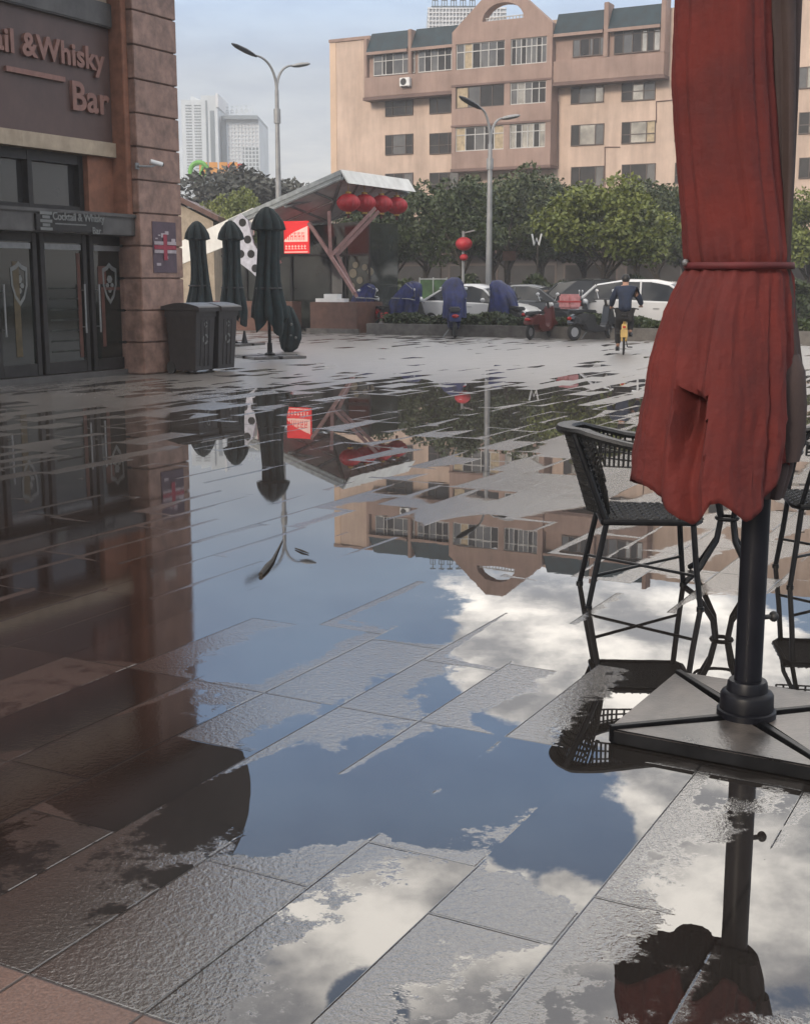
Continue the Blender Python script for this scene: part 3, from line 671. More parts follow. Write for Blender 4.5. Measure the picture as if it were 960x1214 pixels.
# ------------------------------------------------------------------ folded dark green parasols by the kiosk
def fold_surface(rows, n, foldn, amp, phase=0.0, sharp=.7):
    # rows: (z, cx, cy, radius_x, radius_y); a gathered cloth tube with foldn pleats
    vs = []
    for j, (z, cx, cy, rx, ry, am, tw) in enumerate(rows):
        for k in range(n):
            t = 2*math.pi*k/n
            f = abs(math.sin(foldn*t/2+phase+tw))**sharp
            q = 1-am+am*f + .05*am*math.sin(3*t+j*.4)
            vs.append(Vector((cx+rx*q*math.cos(t), cy+ry*q*math.sin(t), z)))
    fs = [(j*n+k, j*n+(k+1) % n, (j+1)*n+(k+1) % n, (j+1)*n+k) for j in range(len(rows)-1) for k in range(n)]
    return vs, fs
def make_parasol():
    t = thing('parasol', 'x', 'parasol')
    b = MB(); b.tube([(0, 0, .05), (0, 0, 3.12)], .032, 10); b.lathe([(.10, .05), (.10, .09), (.05, .12), (.045, .32)], n=14); b.build('pole', M['polepaint'], t, smooth=True)
    b = MB()
    rows = []
    for z, r, a in [(3.12, .03, 0), (3.08, .11, .1), (2.95, .22, .3), (2.80, .30, .35), (2.66, .33, .4), (2.62, .22, .4), (2.3, .21, .45), (1.9, .22, .45), (1.6, .24, .45), (1.3, .29, .45), (1.05, .34, .45), (.85, .36, .5), (.72, .33, .55)]:
        rows.append((z, .02*math.sin(z*3), .02*math.cos(z*2), r, r*.9, a, .15*math.sin(z*2)))
    vs, fs = fold_surface(rows, 64, 8, .4)
    n = 64
    for k in range(n): vs[-n+k].z += -.16*math.sin(4*2*math.pi*k/n+.6)+.1*math.sin(2*math.pi*k/n)
    b.add(vs, fs); c = b.build('canopy', M['greenfabric'], t, smooth=True, fix=False)
    s = MB(); s.torus((0, .0, 1.45), .235, .02, 'z'); s.build('tie_strap', M['blackplastic'], c)
    b = MB()
    for sx_ in (-1, 1):
        for sy_ in (-1, 1): b.box(min(sx_*.03, sx_*.52), max(sx_*.03, sx_*.52), min(sy_*.03, sy_*.52), max(sy_*.03, sy_*.52), 0, .055)
    b.build('base_slabs', M['slabconc'], t, bevel=.008)
    b = MB(); b.box(-.55, .55, -.028, .028, .003, .062); b.box(-.028, .028, -.55, .55, .003, .0615); b.build('base_cross', M['ironblack'], t)
    return t
pa = make_parasol()
for i, (px, py, rz, sc, lab) in enumerate([(320, 424, .5, 1.0, 'folded dark green parasol in front of the lit red sign, its base slabs showing'),
                                           (277, 409, 1.1, .99, 'folded dark green parasol in the middle of the three, before the holed white panel'),
                                           (238, 404, 2.2, 1.02, 'folded dark green parasol rising right beside the stone pillar')]):
    o = pa if i == 0 else copy_tree(pa)
    o.location = ground(px, py); o.rotation_euler.z = rz; o.scale = (sc, sc, sc); o.scale = (sc*1.13, sc*1.13, sc); tag(o, lab, None, 'folded green parasols')
bp_ = thing('folded_cover', 'small dark bundle hanging beside the pole of the nearest green parasol', 'bundle', ground(342, 417))
b = MB(); rng = random.Random(2)
vs, fs = fold_surface([(1.05, 0, 0, .05, .05, .1, 0), (.98, 0, 0, .13, .12, .3, .1), (.8, .02, 0, .20, .18, .4, .2), (.55, .05, 0, .26, .22, .4, .3), (.3, .04, 0, .27, .22, .45, .4), (.08, .02, 0, .2, .18, .4, .5), (.0, 0, 0, .1, .1, .1, 0)], 40, 7, .4)
b.add(vs, fs); b.build('cover', M['greenfabric'], bp_, smooth=True, fix=False)
b = MB()
for k in range(4): b.ball((rng.uniform(-.12, .2), -.2+rng.uniform(-.03, .02), rng.uniform(.3, .85)), .03, .02, .035, 8, 5)
build_each(b, 'toggle', M['emblem'], bp_, True)
cn_ = MB(ground(290, 409)); q = ground(290, 409); cn_.lathe([(.16, .0), (.16, .03), (.09, .035), (.05, .2), (.025, .36), (.0, .37)], q, 12)
tag(cn_.build('black_cone', M['blackcone'], smooth=True), 'low black cone-shaped foot on the paving left of the nearest parasol', 'cone'); bpy.data.objects['black_cone'].location = q
# fix: its verts are relative to q already

# ------------------------------------------------------------------ kiosk with a tilted glass canopy
UK = 34.35
def kp(px, py, du=0.0): 
    v, z = on_u(px, py, UK+du); return v, z
v_hi, z_hi = kp(405, 203); v_lo, z_lo = kp(272, 262)
kio = thing('kiosk', 'glass kiosk with a tilted steel and glass canopy on pinkish struts', 'kiosk', W(UK+1.5, (v_hi+v_lo)/2))
OK_ = kio.location.copy()
def kb_(): return MB(OK_)
def roofp(s, t, dz=0):                                   # s 0..1 low->high along v, t metres along u
    return W(UK+t, v_lo+(v_hi-v_lo)*s, z_lo+(z_hi-z_lo)*s+dz)
LU = 4.3
b = kb_()
for i in range(5):
    for j in range(4):
        s0, s1 = i/5+.008, (i+1)/5-.008; t0, t1 = j*LU/4+.03, (j+1)*LU/4-.03
        c = [roofp(s0, t0), roofp(s1, t0), roofp(s1, t1), roofp(s0, t1)]; b.prism(c, (0, 0, .02))
rf = b.build('roof_glass', M['roofglass'], kio)
b = kb_()
for i in range(6): b.tube([roofp(i/5, 0, -.09), roofp(i/5, LU, -.09)], .05, 4, sq=(.7, 1.2))
for j in range(5): b.tube([roofp(0, j*LU/4, -.10), roofp(1, j*LU/4, -.10)], .06, 4, sq=(1.2, .7))
b.tube([roofp(0, 0, -.35), roofp(.9, LU, -.3)], .05, 6); b.tube([roofp(.5, 0, -.3), roofp(1, LU*.5, -.25)], .05, 6)
b.tube([roofp(0, 0, -.02), roofp(1, 0, -.02)], .10, 4, sq=(1.0, .8))
b.build('roof_frame', M['steel'], kio)
b = kb_(); c0, c1 = roofp(1, -.05, .06), roofp(1, LU+.05, .06)
b.prism([c0, c1, c1+BV*.28-Vector((0, 0, .42)), c0+BV*.28-Vector((0, 0, .42))], BV*-.05)
fa = b.build('white_fascia', M['whitepanel'], kio)
Q_ = W(UK+2.15, *on_u(388, 260, UK+2.15)); P0, P1, P2 = roofp(0, 0, -.16), roofp(1, 0, -.16), roofp(1, LU, -.34)

b = kb_()
for tri in ((P0, P1, Q_), (P1, P2, Q_)): b.prism(list(tri), (0, 0, -.02))
b.build('soffit', mat('pale_soffit_glass', (.74, .76, .76), .4, 0, .15, 1.2), kio)
b = kb_(); dn = Vector((0, 0, -.05))
for a_, c_ in ((P0, Q_), (P1, Q_), (P2, Q_), (P0, P1), (P1, P2)): b.tube([a_+dn, c_+dn], .055, 6)
for k in (.25, .5, .75): b.tube([P0.lerp(P1, k)+dn, Q_.lerp(P0 if k < .3 else P1, .0 if k == .5 else .5)+dn], .04, 6); b.tube([P1.lerp(P2, k)+dn, Q_.lerp(P2, k*.6)+dn], .035, 6)
b.tube([P0.lerp(Q_, .5)+dn, P1.lerp(Q_, .5)+dn, P2.lerp(Q_, .5)+dn], .04, 6)
b.build('soffit_beam', M['steel'], kio)
# low wing running down to the left
vl0, zl0 = kp(300, 246); vl1, zl1 = kp(214, 286)
b = kb_(); b.prism([W(UK-.02, vl0, zl0), W(UK-.02, vl1, zl1), W(UK-.02, vl1, zl1-.75), W(UK-.02, vl0, zl0-.85)], AV*.06)
b.build('sloped_fascia', M['whitepanel'], kio)
# plinth and glass walls
vA = kp(217, 390)[0]; vB = kp(368, 390)[0]; vC = kp(424, 390)[0]
b = kb_(); b.box(vB, vC, UK-.02, UK+1.6, -.02, .95, lambda x, y, z: W(y, x, z)); b.box(vA, vB-.9, UK+.35, UK+.9, -.02, .95, lambda x, y, z: W(y, x, z))
b.build('plinth', M['plinth'], kio, bevel=.015)
b = kb_(); b.box(vB-.1, vC+.1, UK-.12, UK-.021, -.02, .13, lambda x, y, z: W(y, x, z)); b.build('step', M['kerb'], kio, bevel=.01)
vE = kp(395, 300)[0]
b = kb_()
GW = UK+2.3
b.prism([W(GW, vA, .05), W(GW, vE, .05), W(GW, vE, 3.55), W(GW, v_lo+.6, z_lo-.15), W(GW, vA, z_lo-1.2)], AV*.03)
b.prism([W(GW+.04, vE, .05), W(UK+4.2, vE, .05), W(UK+4.2, vE, 3.5), W(GW+.04, vE, 3.5)], BV*-.03)
b.build('glass_wall', M['kglass'], kio)
b = kb_()
for q in (217, 245, 300, 348, 352, 366, 395):
    v = kp(q, 330)[0]; b.box(v-.04, v+.04, GW-.05, GW-.002, -.02, z_lo-.45 if q < 390 else 3.5, lambda x, y, z: W(y, x, z))
b.box(vA, vE, GW-.055, GW-.0025, 2.42, 2.5, lambda x, y, z: W(y, x, z))
b.build('glass_frame', M['darkmetal'], kio)
b = kb_(); v0, v1 = kp(349, 330)[0], kp(365, 330)[0]; b.box(v0+.05, v1-.05, GW-.11, GW-.056, .02, 2.4, lambda x, y, z: W(y, x, z)); dk = b.build('door', M['pane_mid'], kio)
rng = random.Random(8); b = kb_()
for k in range(9):
    v, z = kp(rng.uniform(372, 396), rng.uniform(312, 356)); r_ = rng.uniform(.09, .15)
    b.prism([W(GW-.03, v+r_*math.cos(t), z+r_*math.sin(t)) for t in np.linspace(0, 2*math.pi, 13)[:-1]], AV*.012)
build_each(b, 'window_sticker', mat('pale_sticker', (.22, .20, .15), .6), kio)
b = kb_(); v, z = kp(388, 361); b.box(v-.5, v+.55, UK+.1, UK+.4, .952, 1.06, lambda x, y, z: W(y, x, z)); b.box(v-.2, v+.3, UK+.12, UK+.38, 1.061, 1.2, lambda x, y, z: W(y, x, z)); b.build('leaflet_stack', M['whitepaint'], kio)
# perforated white panel
pts = [(283, 262), (291, 253), (300, 262), (307, 290), (313, 300), (315, 333), (304, 322), (287, 309), (285, 296), (288, 284), (284, 272)]
loop = [kp(*p) for p in pts]
b = kb_(); b.prism([W(UK-.30, v, z) for v, z in loop], AV*.05); pp = b.build('perforated_panel', mat('lilac_white_panel', (.50, .50, .56), .5), kio)
b = kb_()
for p in ((294, 264), (300, 284), (292, 301), (304, 301), (309, 318)):
    v, z = kp(*p); r_ = .13; b.prism([W(UK-.306, v+r_*1.1*math.cos(t), z+r_*math.sin(t)) for t in np.linspace(0, 2*math.pi, 15)[:-1]], AV*.004)
build_each(b, 'panel_hole', M['darkmetal'], kio)
# struts
def KW(px, py, du): v, z = kp(px, py, du); return W(UK+du, v, z)
b = kb_()
J = KW(392, 303, -.15)
for a_, c_ in ((KW(366, 264, -.15), J), (J, KW(420, 347, -.15)), (KW(445, 246, .9), J), (KW(390, 250, -.1), J), (J+AV*.25+BV*.1, KW(423, 352, .3)), (KW(449, 250, 1.2), J+AV*.3)):
    b.tube([a_, c_], .075, 4, sq=(1, .75))
b.tube([KW(306, 262, -.2), KW(332, 312, -.2)], .06, 4); b.tube([KW(327, 258, -.1), KW(318, 330, -.1)], .05, 4)
build_each(b, 'strut', M['steelred'], kio)
# lit red sign inside the front glass
def sign_box(name, px0, py0, px1, py1, du, par=None): pass
ls = thing('lit_sign', 'lit red and pale sign behind the kiosk glass with rows of small lettering', 'sign', KW(351, 300, .3))
b = MB(ls.location); v0, z1 = kp(336, 262, .36); v1, z0 = kp(365.5, 300, .36); T_ = lambda x, y, z: W(y, x, z)
b.box(v0, v1, UK+.37, UK+.44, z0, z1, T_); b.build('red_panel', M['led_red'], ls)
zm0, zm1 = z0+(z1-z0)*.36, z0+(z1-z0)*.72
b = MB(ls.location); b.prism([W(UK+.355, v0+.02, zm0), W(UK+.355, v1-.02, zm0), W(UK+.355, v1-.02, zm1+.12), W(UK+.355, v0+.3, zm1-.1), W(UK+.355, v0+.02, zm0+.05)], AV*.012); b.build('pale_panel', M['led_pink'], ls)
rng = random.Random(4); b = MB(ls.location)
for k in range(5):
    x = v0+.12+k*(v1-v0-.2)/5
    b.box(x, x+.02, UK+.345, UK+.354, zm0+.06, zm0+.30, T_); b.box(x, x+.09, UK+.346, UK+.3545, zm0+.16, zm0+.185, T_); b.box(x+.07, x+.09, UK+.3455, UK+.354, zm0+.05, zm0+.22, T_); b.box(x-.01, x+.10, UK+.3462, UK+.3546, zm0+.26, zm0+.28, T_)
b.build('red_lettering', M['led_red'], ls)
b = MB(ls.location)
for k in range(7):
    x = v0+.06+k*(v1-v0-.1)/7; zz = z0+(z1-z0)*.17
    b.box(x, x+.07, UK+.355, UK+.366, zz+.04, zz+.065, T_); b.box(x+.02, x+.04, UK+.356, UK+.3665, zz-.03, zz+.09, T_); b.box(x, x+.075, UK+.3555, UK+.3662, zz-.04, zz-.02, T_)
b.box(v0+.02, v1-.02, UK+.355, UK+.366, z0+.03, z0+.06, T_)
b.build('white_lettering', M['led_pink'], ls)
s2 = thing('lit_wedge_sign', 'narrow lit red and white strip between the holed panel and the parasol', 'sign', KW(307, 300, .3))
b = MB(s2.location); lp = [kp(302, 257, .2), kp(313, 258, .2), kp(318, 292, .2), kp(312, 288, .2)]; b.prism([W(UK+.2, v, z) for v, z in lp], AV*.05); b.build('red_panel', M['led_red'], s2)
b = MB(s2.location); lp = [kp(307, 271, .18), kp(313, 270, .18), kp(316, 288, .18), kp(312, 285, .18)]; b.prism([W(UK+.185, v, z) for v, z in lp], AV*.012); b.build('pale_panel', M['led_pink'], s2)
# lanterns under the canopy
def make_lantern(r, zs=.82):
    t = thing('red_lantern', 'x', 'lantern')
    b = MB(); vs = []; fs = []; n, m = 32, 12
    pr = [(r*math.sin(math.pi*i/m)*1.0, r*zs*math.cos(math.pi*i/m)) for i in range(m+1)]
    for i, (rr, z) in enumerate(pr):
        rr = max(rr, .25*r)
        for k in range(n):
            q = rr*(1+.035*math.cos(16*2*math.pi*k/n)); vs.append(Vector((q*math.cos(2*math.pi*k/n), q*math.sin(2*math.pi*k/n), z)))
    for i in range(m):
        for k in range(n): fs.append((i*n+k, i*n+(k+1) % n, (i+1)*n+(k+1) % n, (i+1)*n+k))
    b.add(vs, fs); b.build('shade', M['lantern'], t, smooth=True)
    b = MB(); b.lathe([(.26*r, r*zs-.005), (.26*r, r*zs+.05)], n=14); b.tube([(0, 0, r*zs+.05), (0, 0, r*zs+.42)], .012, 5); b.build('cap', M['gold'], t)
    b = MB(); b.lathe([(.26*r, -r*zs-.05), (.26*r, -r*zs+.005)], n=14); b.build('base_ring', M['gold'], t); b = MB(); b.lathe([(.02, -r*zs-.05), (.04, -r*zs-.09), (.045, -r*zs-.17), (.03, -r*zs-.18)], n=10); b.build('tassel', M['strap'], t)
    return t
ln = make_lantern(.355, .80)
for i, (px, py, du) in enumerate([(413, 240, .5), (432, 240.5, 1.5), (452, 241.5, 2.5), (470, 243.5, 3.5)]):
    o = ln if i == 0 else copy_tree(ln)
    o.location = KW(px, py, du)
    tag(o, ['first round red lantern of the row under the kiosk canopy, nearest the struts', 'second round red lantern in the row under the kiosk canopy', 'third round red lantern in the row under the kiosk canopy', 'last round red lantern of the row under the kiosk canopy, nearest the trees'][i], None, 'red lanterns under the kiosk canopy')
# two red lantern ornaments on a post in the trees
pl = thing('lantern_post', 'grey post in the tree shade with a big and a small red lantern', 'lamp post', W(47, on_u(549, 300, 47)[0]))
vq = on_u(549, 300, 47)[0]
b = MB(pl.location); b.tube([W(47, vq, 0), W(47, vq, 3.6)], .06, 8); b.tube([W(47, vq, 3.5), W(47, vq+.5, 3.6)], .03, 6); b.build('post', M['lampgrey'], pl, smooth=True)
for py, r_ in ((289, .34), (305, .17)):
    z = on_u(550, py, 47)[1]; b = MB(pl.location); b.ball(W(47, vq+.1, z)-AV*.15, r_, r_, r_*.8, 16, 10); b.build('lantern_shade', M['lantern'], pl, smooth=True)
    b = MB(pl.location); b.ball(W(47, vq+.1, z)-AV*(.15+r_*.92), r_*.35, r_*.1, r_*.16, 8, 6); 

# ------------------------------------------------------------------ street lamps
def make_lamp(name, label, base, h, arms, group=None):
    t = thing(name, label, 'street lamp', base, 0, group)
    b = MB(); b.tube([(0, 0, 0), (0, 0, h*.55), (0, 0, h)], [.13, .11, .075], 12); b.lathe([(.22, 0), (.22, .05), (.15, .1), (.15, .5), (.13, .52)], n=14); b.lathe([(.13, h*.86), (.13, h*.92)], n=12); b.build('pole', M['lampgrey'], t, smooth=True)
    for dx, dy, up, big in arms:
        a = MB(); p0 = Vector((0, 0, h)); p3 = Vector((dx, dy, h+up)); ps = []
        for i in range(11):
            s = i/10; ps.append(Vector((dx*(s**1.7), dy*(s**1.7), h+up*(1-(1-s)**2.0))))
        a.tube(ps, [.06-.025*i/10 for i in range(11)], 8); arm = a.build('arm', M['lampgrey'], t, smooth=True)
        d = Vector((dx, dy, 0)).normalized(); d = (d+Vector((0, 0, .32*up/abs(up) if big else .2))).normalized(); side = Vector((-d.y, d.x, 0)).normalized(); upv = d.cross(side)*-1
        hd = MB(); L_ = 1.0 if big else .75; wd = .17; prv = []
        for s, w_, hh in ((-.1, .05, .04), (.1, .12, .07), (.4, wd, .09), (.8, wd*.9, .07), (1.0, .05, .03)):
            c = p3+d*(s*L_); prv.append([c+side*(w_*math.cos(q))+Vector((0, 0, 1))*(hh*math.sin(q)) for q in np.linspace(0, 2*math.pi, 11)[:-1]])
        vs = [p for r_ in prv for p in r_]; fs = [(j*10+k, j*10+(k+1) % 10, (j+1)*10+(k+1) % 10, (j+1)*10+k) for j in range(4) for k in range(10)]+[list(range(10)), list(range(40, 50))]
        hd.add(vs, fs); hd.build('lamp_head', M['lampdark'] if big else M['lampgrey'], arm, smooth=True)
    return t
Y0 = 50; P = depth_at(328, 106, Y0); s = Y0/F*1.03
make_lamp('street_lamp', 'tall grey street lamp with two curved arms against the open sky', Vector((P.x, P.y, 0)), P.z, [(-22*s, -.6, 1.15, True), (18*s, .5, .95, False)], 'street lamps')
Y0 = 49; P = depth_at(581, 170, Y0); s = Y0/F*1.03
make_lamp('street_lamp', 'grey street lamp with a short curved arm standing before the apartment block', Vector((P.x, P.y, 0)), P.z, [(15*s, .3, .95, False), (-14*s, -.4, 1.25, True)], 'street lamps')

# ------------------------------------------------------------------ apartment block
UA = 85.0
ap = thing('apartment_building', 'peach and mauve apartment block with a gabled middle bay and blue tiled roof strips', 'building', W(UA, on_u(600, 300, UA)[0]))
OA = ap.location.copy()
def ab(): return MB(OA)
TA = lambda x, y, z: W(y, x, z)                           # (v, u, z)
def AVZ(px, py, U_=UA): return on_u(px, py, U_)
va0 = AVZ(393, 200)[0]; va1 = AVZ(1010, 200)[0]; zr = AVZ(395, 50)[1]
vm0, vm1 = AVZ(440, 100)[0], AVZ(545, 100)[0]; vm2, vm3 = AVZ(662, 100)[0], AVZ(792, 100)[0]
b = ab(); b.box(va0, va1, UA, UA+13, -.02, zr, TA); b.build('wall', M['peach'], ap)
b = ab(); b.box(va0-.08, vm0-.05, UA-.10, UA+13.05, zr, zr+.22, TA); b.build('parapet', M['mauve'], ap)
b = ab(); b.box(va0-.04, va0+.5, UA-.035, UA-.001, 0, zr-.01, TA); b.build('corner_band', mat('pale_corner_render', (.62, .45, .33), .8, 0, .05, .5), ap)
UB = UA-1.1                                               # projecting boxes on the top floor
UC = UA-1.3                                               # middle bay
z_bb1 = on_u(500, 110, UB)[1]; z_bs = on_u(500, 86, UB)[1]; z_bt = on_u(490, 57, UB)[1]; z_rt = on_u(490, 36, UB+.4)[1]
def zU(px, py, U_): return on_u(px, py, U_)[1]
mv = ab()
mv.box(vm0, vm1-.01, UB, UA-.002, z_bb1, z_bs, TA); mv.box(vm2+.01, vm3, UB, UA-.002, z_bb1, z_bs, TA)
mv.box(vm0, vm0+.25, UB, UA-.002, z_bs, z_bt+1.0, TA); mv.box(vm3-.3, vm3, UB, UA-.002, z_bs, z_bt+1.7, TA)
vmid = AVZ(494, 60)[0]; vmid2 = AVZ(724, 60)[0]
mv.box(vmid-.14, vmid+.14, UB-.02, UA-.002, z_bs, z_bt+1.35, TA); mv.box(vmid2-.16, vmid2+.16, UB-.02, UA-.002, z_bs, z_bt+1.75, TA)
mv.box(vm0+.26, vm1-.01, UB+.35, UA-.002, z_bs, z_bt, TA); mv.box(vm2+.01, vm3-.31, UB+.35, UA-.002, z_bs, z_bt, TA)
build_each(mv, 'balcony_box', M['mauve'], ap, bevel=.03)
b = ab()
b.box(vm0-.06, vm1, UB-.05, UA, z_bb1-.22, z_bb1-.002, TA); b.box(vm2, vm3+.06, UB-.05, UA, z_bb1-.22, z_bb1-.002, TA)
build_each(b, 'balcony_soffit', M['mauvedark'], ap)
# blue roof strips (sloping)
for a0, a1 in ((vm0+.27, vmid-.16), (vmid+.16, vm1-.03), (vm2+.03, vmid2-.18), (vmid2+.18, vm3-.32)):
    b = ab(); b.prism([W(UB-.12, a0, z_bt+.02), W(UB-.12, a1, z_bt+.02), W(UB+.75, a1, z_bt+1.45), W(UB+.75, a0, z_bt+1.45)], AV*.18+Vector((0, 0, -.05)))
    ro = b.build('roof_strip', M['roofblue'], ap)
    b = ab(); b.box(a0, a1, UB-.16, UB-.02, z_bt-.18, z_bt+.02, TA); b.build('gutter', M['mauve'], ro)
# middle bay
fl_z = [zU(600, y, UC) for y in (197, 176, 148, 124, 97, 78, 50, 20)]
z_bay0 = fl_z[0]; fh = (zU(600, 72, UC)-zU(600, 168, UC))/2
b = ab()
zt_top = zU(600, 22, UC)
sill = [zU(605, 176, UC), zU(605, 124, UC), zU(605, 77, UC)]; head = [zU(605, 147, UC), zU(605, 98, UC), zU(605, 46, UC)]
b.box(vm1, vm2, UC, UA-.003, z_bay0, sill[0], TA)
b.box(vm1, vm2, UC, UA-.003, head[0], sill[1], TA); b.box(vm1, vm2, UC, UA-.003, head[1], sill[2], TA)
for k in range(3):
    b.box(vm1, vm1+.3, UC+.002, UA-.003, sill[k], head[k], TA); b.box(vm2-.4, vm2, UC+.002, UA-.003, sill[k], head[k], TA)
    vc = AVZ(601, 100, UC)[0]; b.box(vc-.22, vc+.22, UC+.01, UA-.003, sill[k], head[k], TA)
# gable with a round-headed opening
ga = AVZ(548, 30, UC)[0]; gb = AVZ(660, 15, UC)[0]; zA = head[2]
pk = ((vm1+vm2)/2, zU(607, -18, UC)); zs_ = zU(548, 37, UC)
oc = ((vm1+vm2)/2+.1, zU(605, 22, UC)); ow = 1.55; oh = 1.15
outer = [(vm1, zA), (vm2, zA), (vm2, zs_), (pk[0]+.7, pk[1]), (pk[0]-.7, pk[1]), (vm1, zs_)]
arch = [(oc[0]+ow*math.cos(t), oc[1]+oh*math.sin(t)) for t in np.linspace(0, math.pi, 13)]
# left, right and crown pieces round the opening
for poly in ([(vm1, zA), (oc[0]-ow, zA), (oc[0]-ow, oc[1])]+[p for p in arch[::-1][1:7]]+[(oc[0], pk[1]), (pk[0]-.7, pk[1]), (vm1, zs_)],
             [(oc[0]+ow, zA), (vm2, zA), (vm2, zs_), (pk[0]+.7, pk[1]), (oc[0]+.001, pk[1])]+[p for p in arch[::-1][6:]],):
    b.prism([W(UC, v, z) for v, z in poly], AV*.9)
b.box(oc[0]-ow, oc[0]+ow, UC+.003, UC+.9, zA, oc[1], TA)
b.build('middle_bay', M['mauve'], ap)
b = ab(); b.box(vm1-.05, vm2+.05, UC-.06, UA-.003, z_bay0-.2, z_bay0-.003, TA)
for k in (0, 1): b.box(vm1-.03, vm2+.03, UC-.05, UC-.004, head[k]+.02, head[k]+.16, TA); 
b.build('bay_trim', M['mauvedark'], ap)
b = ab(); b.tube([W(UC+.3, oc[0]-ow+.1+.0, oc[1]+.25), W(UC+.3, oc[0]+ow-.1, oc[1]+.25)], .04, 6)
for k in range(12): x = oc[0]-ow+.2+k*(2*ow-.4)/11; b.tube([W(UC+.3, x, oc[1]), W(UC+.3, x, oc[1]+.25)], .04, 5)
b.build('gable_railing', M['winframe'], ap)
# windows
rngw = random.Random(21)
def window(v0, v1, z0, z1, U_, fm, panes, bars, topbar=None, depth=.12):
    f = ab(); t_ = .05
    f.box(v0, v1, U_-.03, U_+depth, z0, z0+t_*1.3, TA); f.box(v0, v1, U_-.029, U_+depth, z1-t_, z1, TA); f.box(v0, v0+t_, U_-.028, U_+depth, z0+t_*1.3, z1-t_, TA); f.box(v1-t_, v1, U_-.028, U_+depth, z0+t_*1.3, z1-t_, TA)
    for q in bars: x = v0+(v1-v0)*q; f.box(x-t_*.6, x+t_*.6, U_-.026, U_+depth, z0+t_*1.3, z1-t_, TA)
    if topbar: zz = z0+(z1-z0)*topbar; f.box(v0+t_, v1-t_, U_-.024, U_+depth, zz-t_*.6, zz+t_*.6, TA)
    w_ = f.build('window', fm, ap)
    bs = [0]+list(bars)+[1]
    names = sorted(set(panes)); p = ab()
    for k in range(len(bs)-1):
        x0, x1 = v0+(v1-v0)*bs[k], v0+(v1-v0)*bs[k+1]; p.cur = names.index(panes[k % len(panes)])
        p.box(x0+(.01 if k == 0 else 0), x1-(.01 if k == len(bs)-2 else 0), U_+.02, U_+.04, z0+.02, z1-.02, TA)
    p.build('pane', [M[q] for q in names], w_)
    return w_
def rect(px0, px1, py0, py1, U_): 
    v0, z1 = on_u(px0, (py0+py1)/2, U_)[0], zU((px0+px1)/2, py0, U_); v1, z0 = on_u(px1, (py0+py1)/2, U_)[0], zU((px0+px1)/2, py1, U_); return v0, v1, z0, z1
D_, G_, Lm, Cu = 'pane_dark', 'pane_mid', 'pane_light', 'curtain'
# reveals sit 3 mm proud of the wall so frames are seen; walls are solid behind
for cols, rows in (((457, 490), [(112, 137), (159, 183), (205, 229), (251, 275), (297, 320)]), ((509.5, 544), [(110, 134), (157, 182), (204, 228), (250, 274), (296, 320)]),
                   ((677, 716), [(94, 122), (147, 172), (197, 221), (246, 270), (294, 318)]), ((737, 777), [(92, 119), (143.5, 169.5), (194, 219), (244, 268), (293, 318)]),
                   ((800, 838), [(88, 115), (141, 167), (192, 217), (242, 266)]), ((862, 900), [(84, 111), (138, 164), (190, 215), (241, 265)]), ((947, 985), [(78, 104), (132, 158), (186, 211), (239, 263)])):
    for i, (y0, y1) in enumerate(rows):
        v0, v1, z0, z1 = rect(cols[0], cols[1], y0, y1, UA)
        right = cols[0] > 600
        pn = rngw.choice([[D_, D_, D_], [D_, G_, D_], [D_, D_, G_]]) if not right else rngw.choice([[D_, Lm, G_], [G_, Lm, D_], [D_, G_, Lm], [Cu, D_, D_]])
        if cols[0] == 737 and i == 1: pn = [D_, Lm, Cu, D_]
        if i >= 2: pn = [D_, D_, G_]
        window(v0, v1, z0, z1, UA-.06, M['winframe2'], pn, [.26, .74] if rngw.random() < .6 else [.33, .66], .42 if rngw.random() < .5 else None, .05)
# top-floor glazing in the boxes
for px0, px1, y0, y1, pn, bars in ((443, 492, 62, 88, [G_, D_, D_, G_, G_], [.22, .30, .48, .72]), (496, 543, 56, 84, [G_, D_, G_, D_, D_, G_], [.17, .33, .5, .68, .84])):
    window(*rect(px0, px1, y0, y1, UB+.3), UB+.28, M['winframe'], pn, bars, .66, .06)
window(*rect(679, 719, 45, 66, UB+.3), UB+.28, M['winframe2'], [G_, D_, G_, D_, G_], [.22, .5, .6, .8], None, .06)
window(*rect(728, 783, 30, 62, UB+.3), UB+.28, M['winframe2'], [D_, G_, D_, Lm, D_, Lm], [.2, .4, .6, .72, .86], .72, .06)
# bay glazing
for k, (y0, y1) in enumerate(((147, 175), (99, 124), (46, 77))):
    z0, z1 = sill[k], head[k]; vl, vr = vm1+.31, vc-.23
    if k == 0: pl_, pr_ = [Cu, D_, G_, D_, Cu], [Lm, D_, Lm, Lm, D_, Lm]
    if k == 1: pl_, pr_ = [Cu, G_, D_, D_], [G_, Lm, G_, D_, D_]
    if k == 2: pl_, pr_ = [G_, Cu, D_, G_, G_, D_], [D_, G_, D_, G_, G_, D_, G_]
    nb = len(pl_); window(vl, vr, z0, z1, UC+.12, M['winframe'] if k != 1 else M['winframe2'], pl_, [i/nb for i in range(1, nb)], .68 if k != 1 else None, .06)
    nb = len(pr_); window(vc+.23, vm2-.41, z0, z1, UC+.12, M['winframe'], pr_, [i/nb for i in range(1, nb)], .68, .06)
# service pipe runs on the right wing
b = ab()
for (x0, y0, x1, y1) in ((717, 174, 735, 174), (717, 174, 717, 225), (778, 120, 800, 118), (778, 120, 778, 145), (662, 120, 662, 200)):
    v, z = on_u(x0, y0, UA); v2, z2 = on_u(x1, y1, UA); b.tube([W(UA-.04, v, z), W(UA-.04, v2, z2)], .035, 6)
build_each(b, 'drain_pipe', M['mauvedark'], ap)
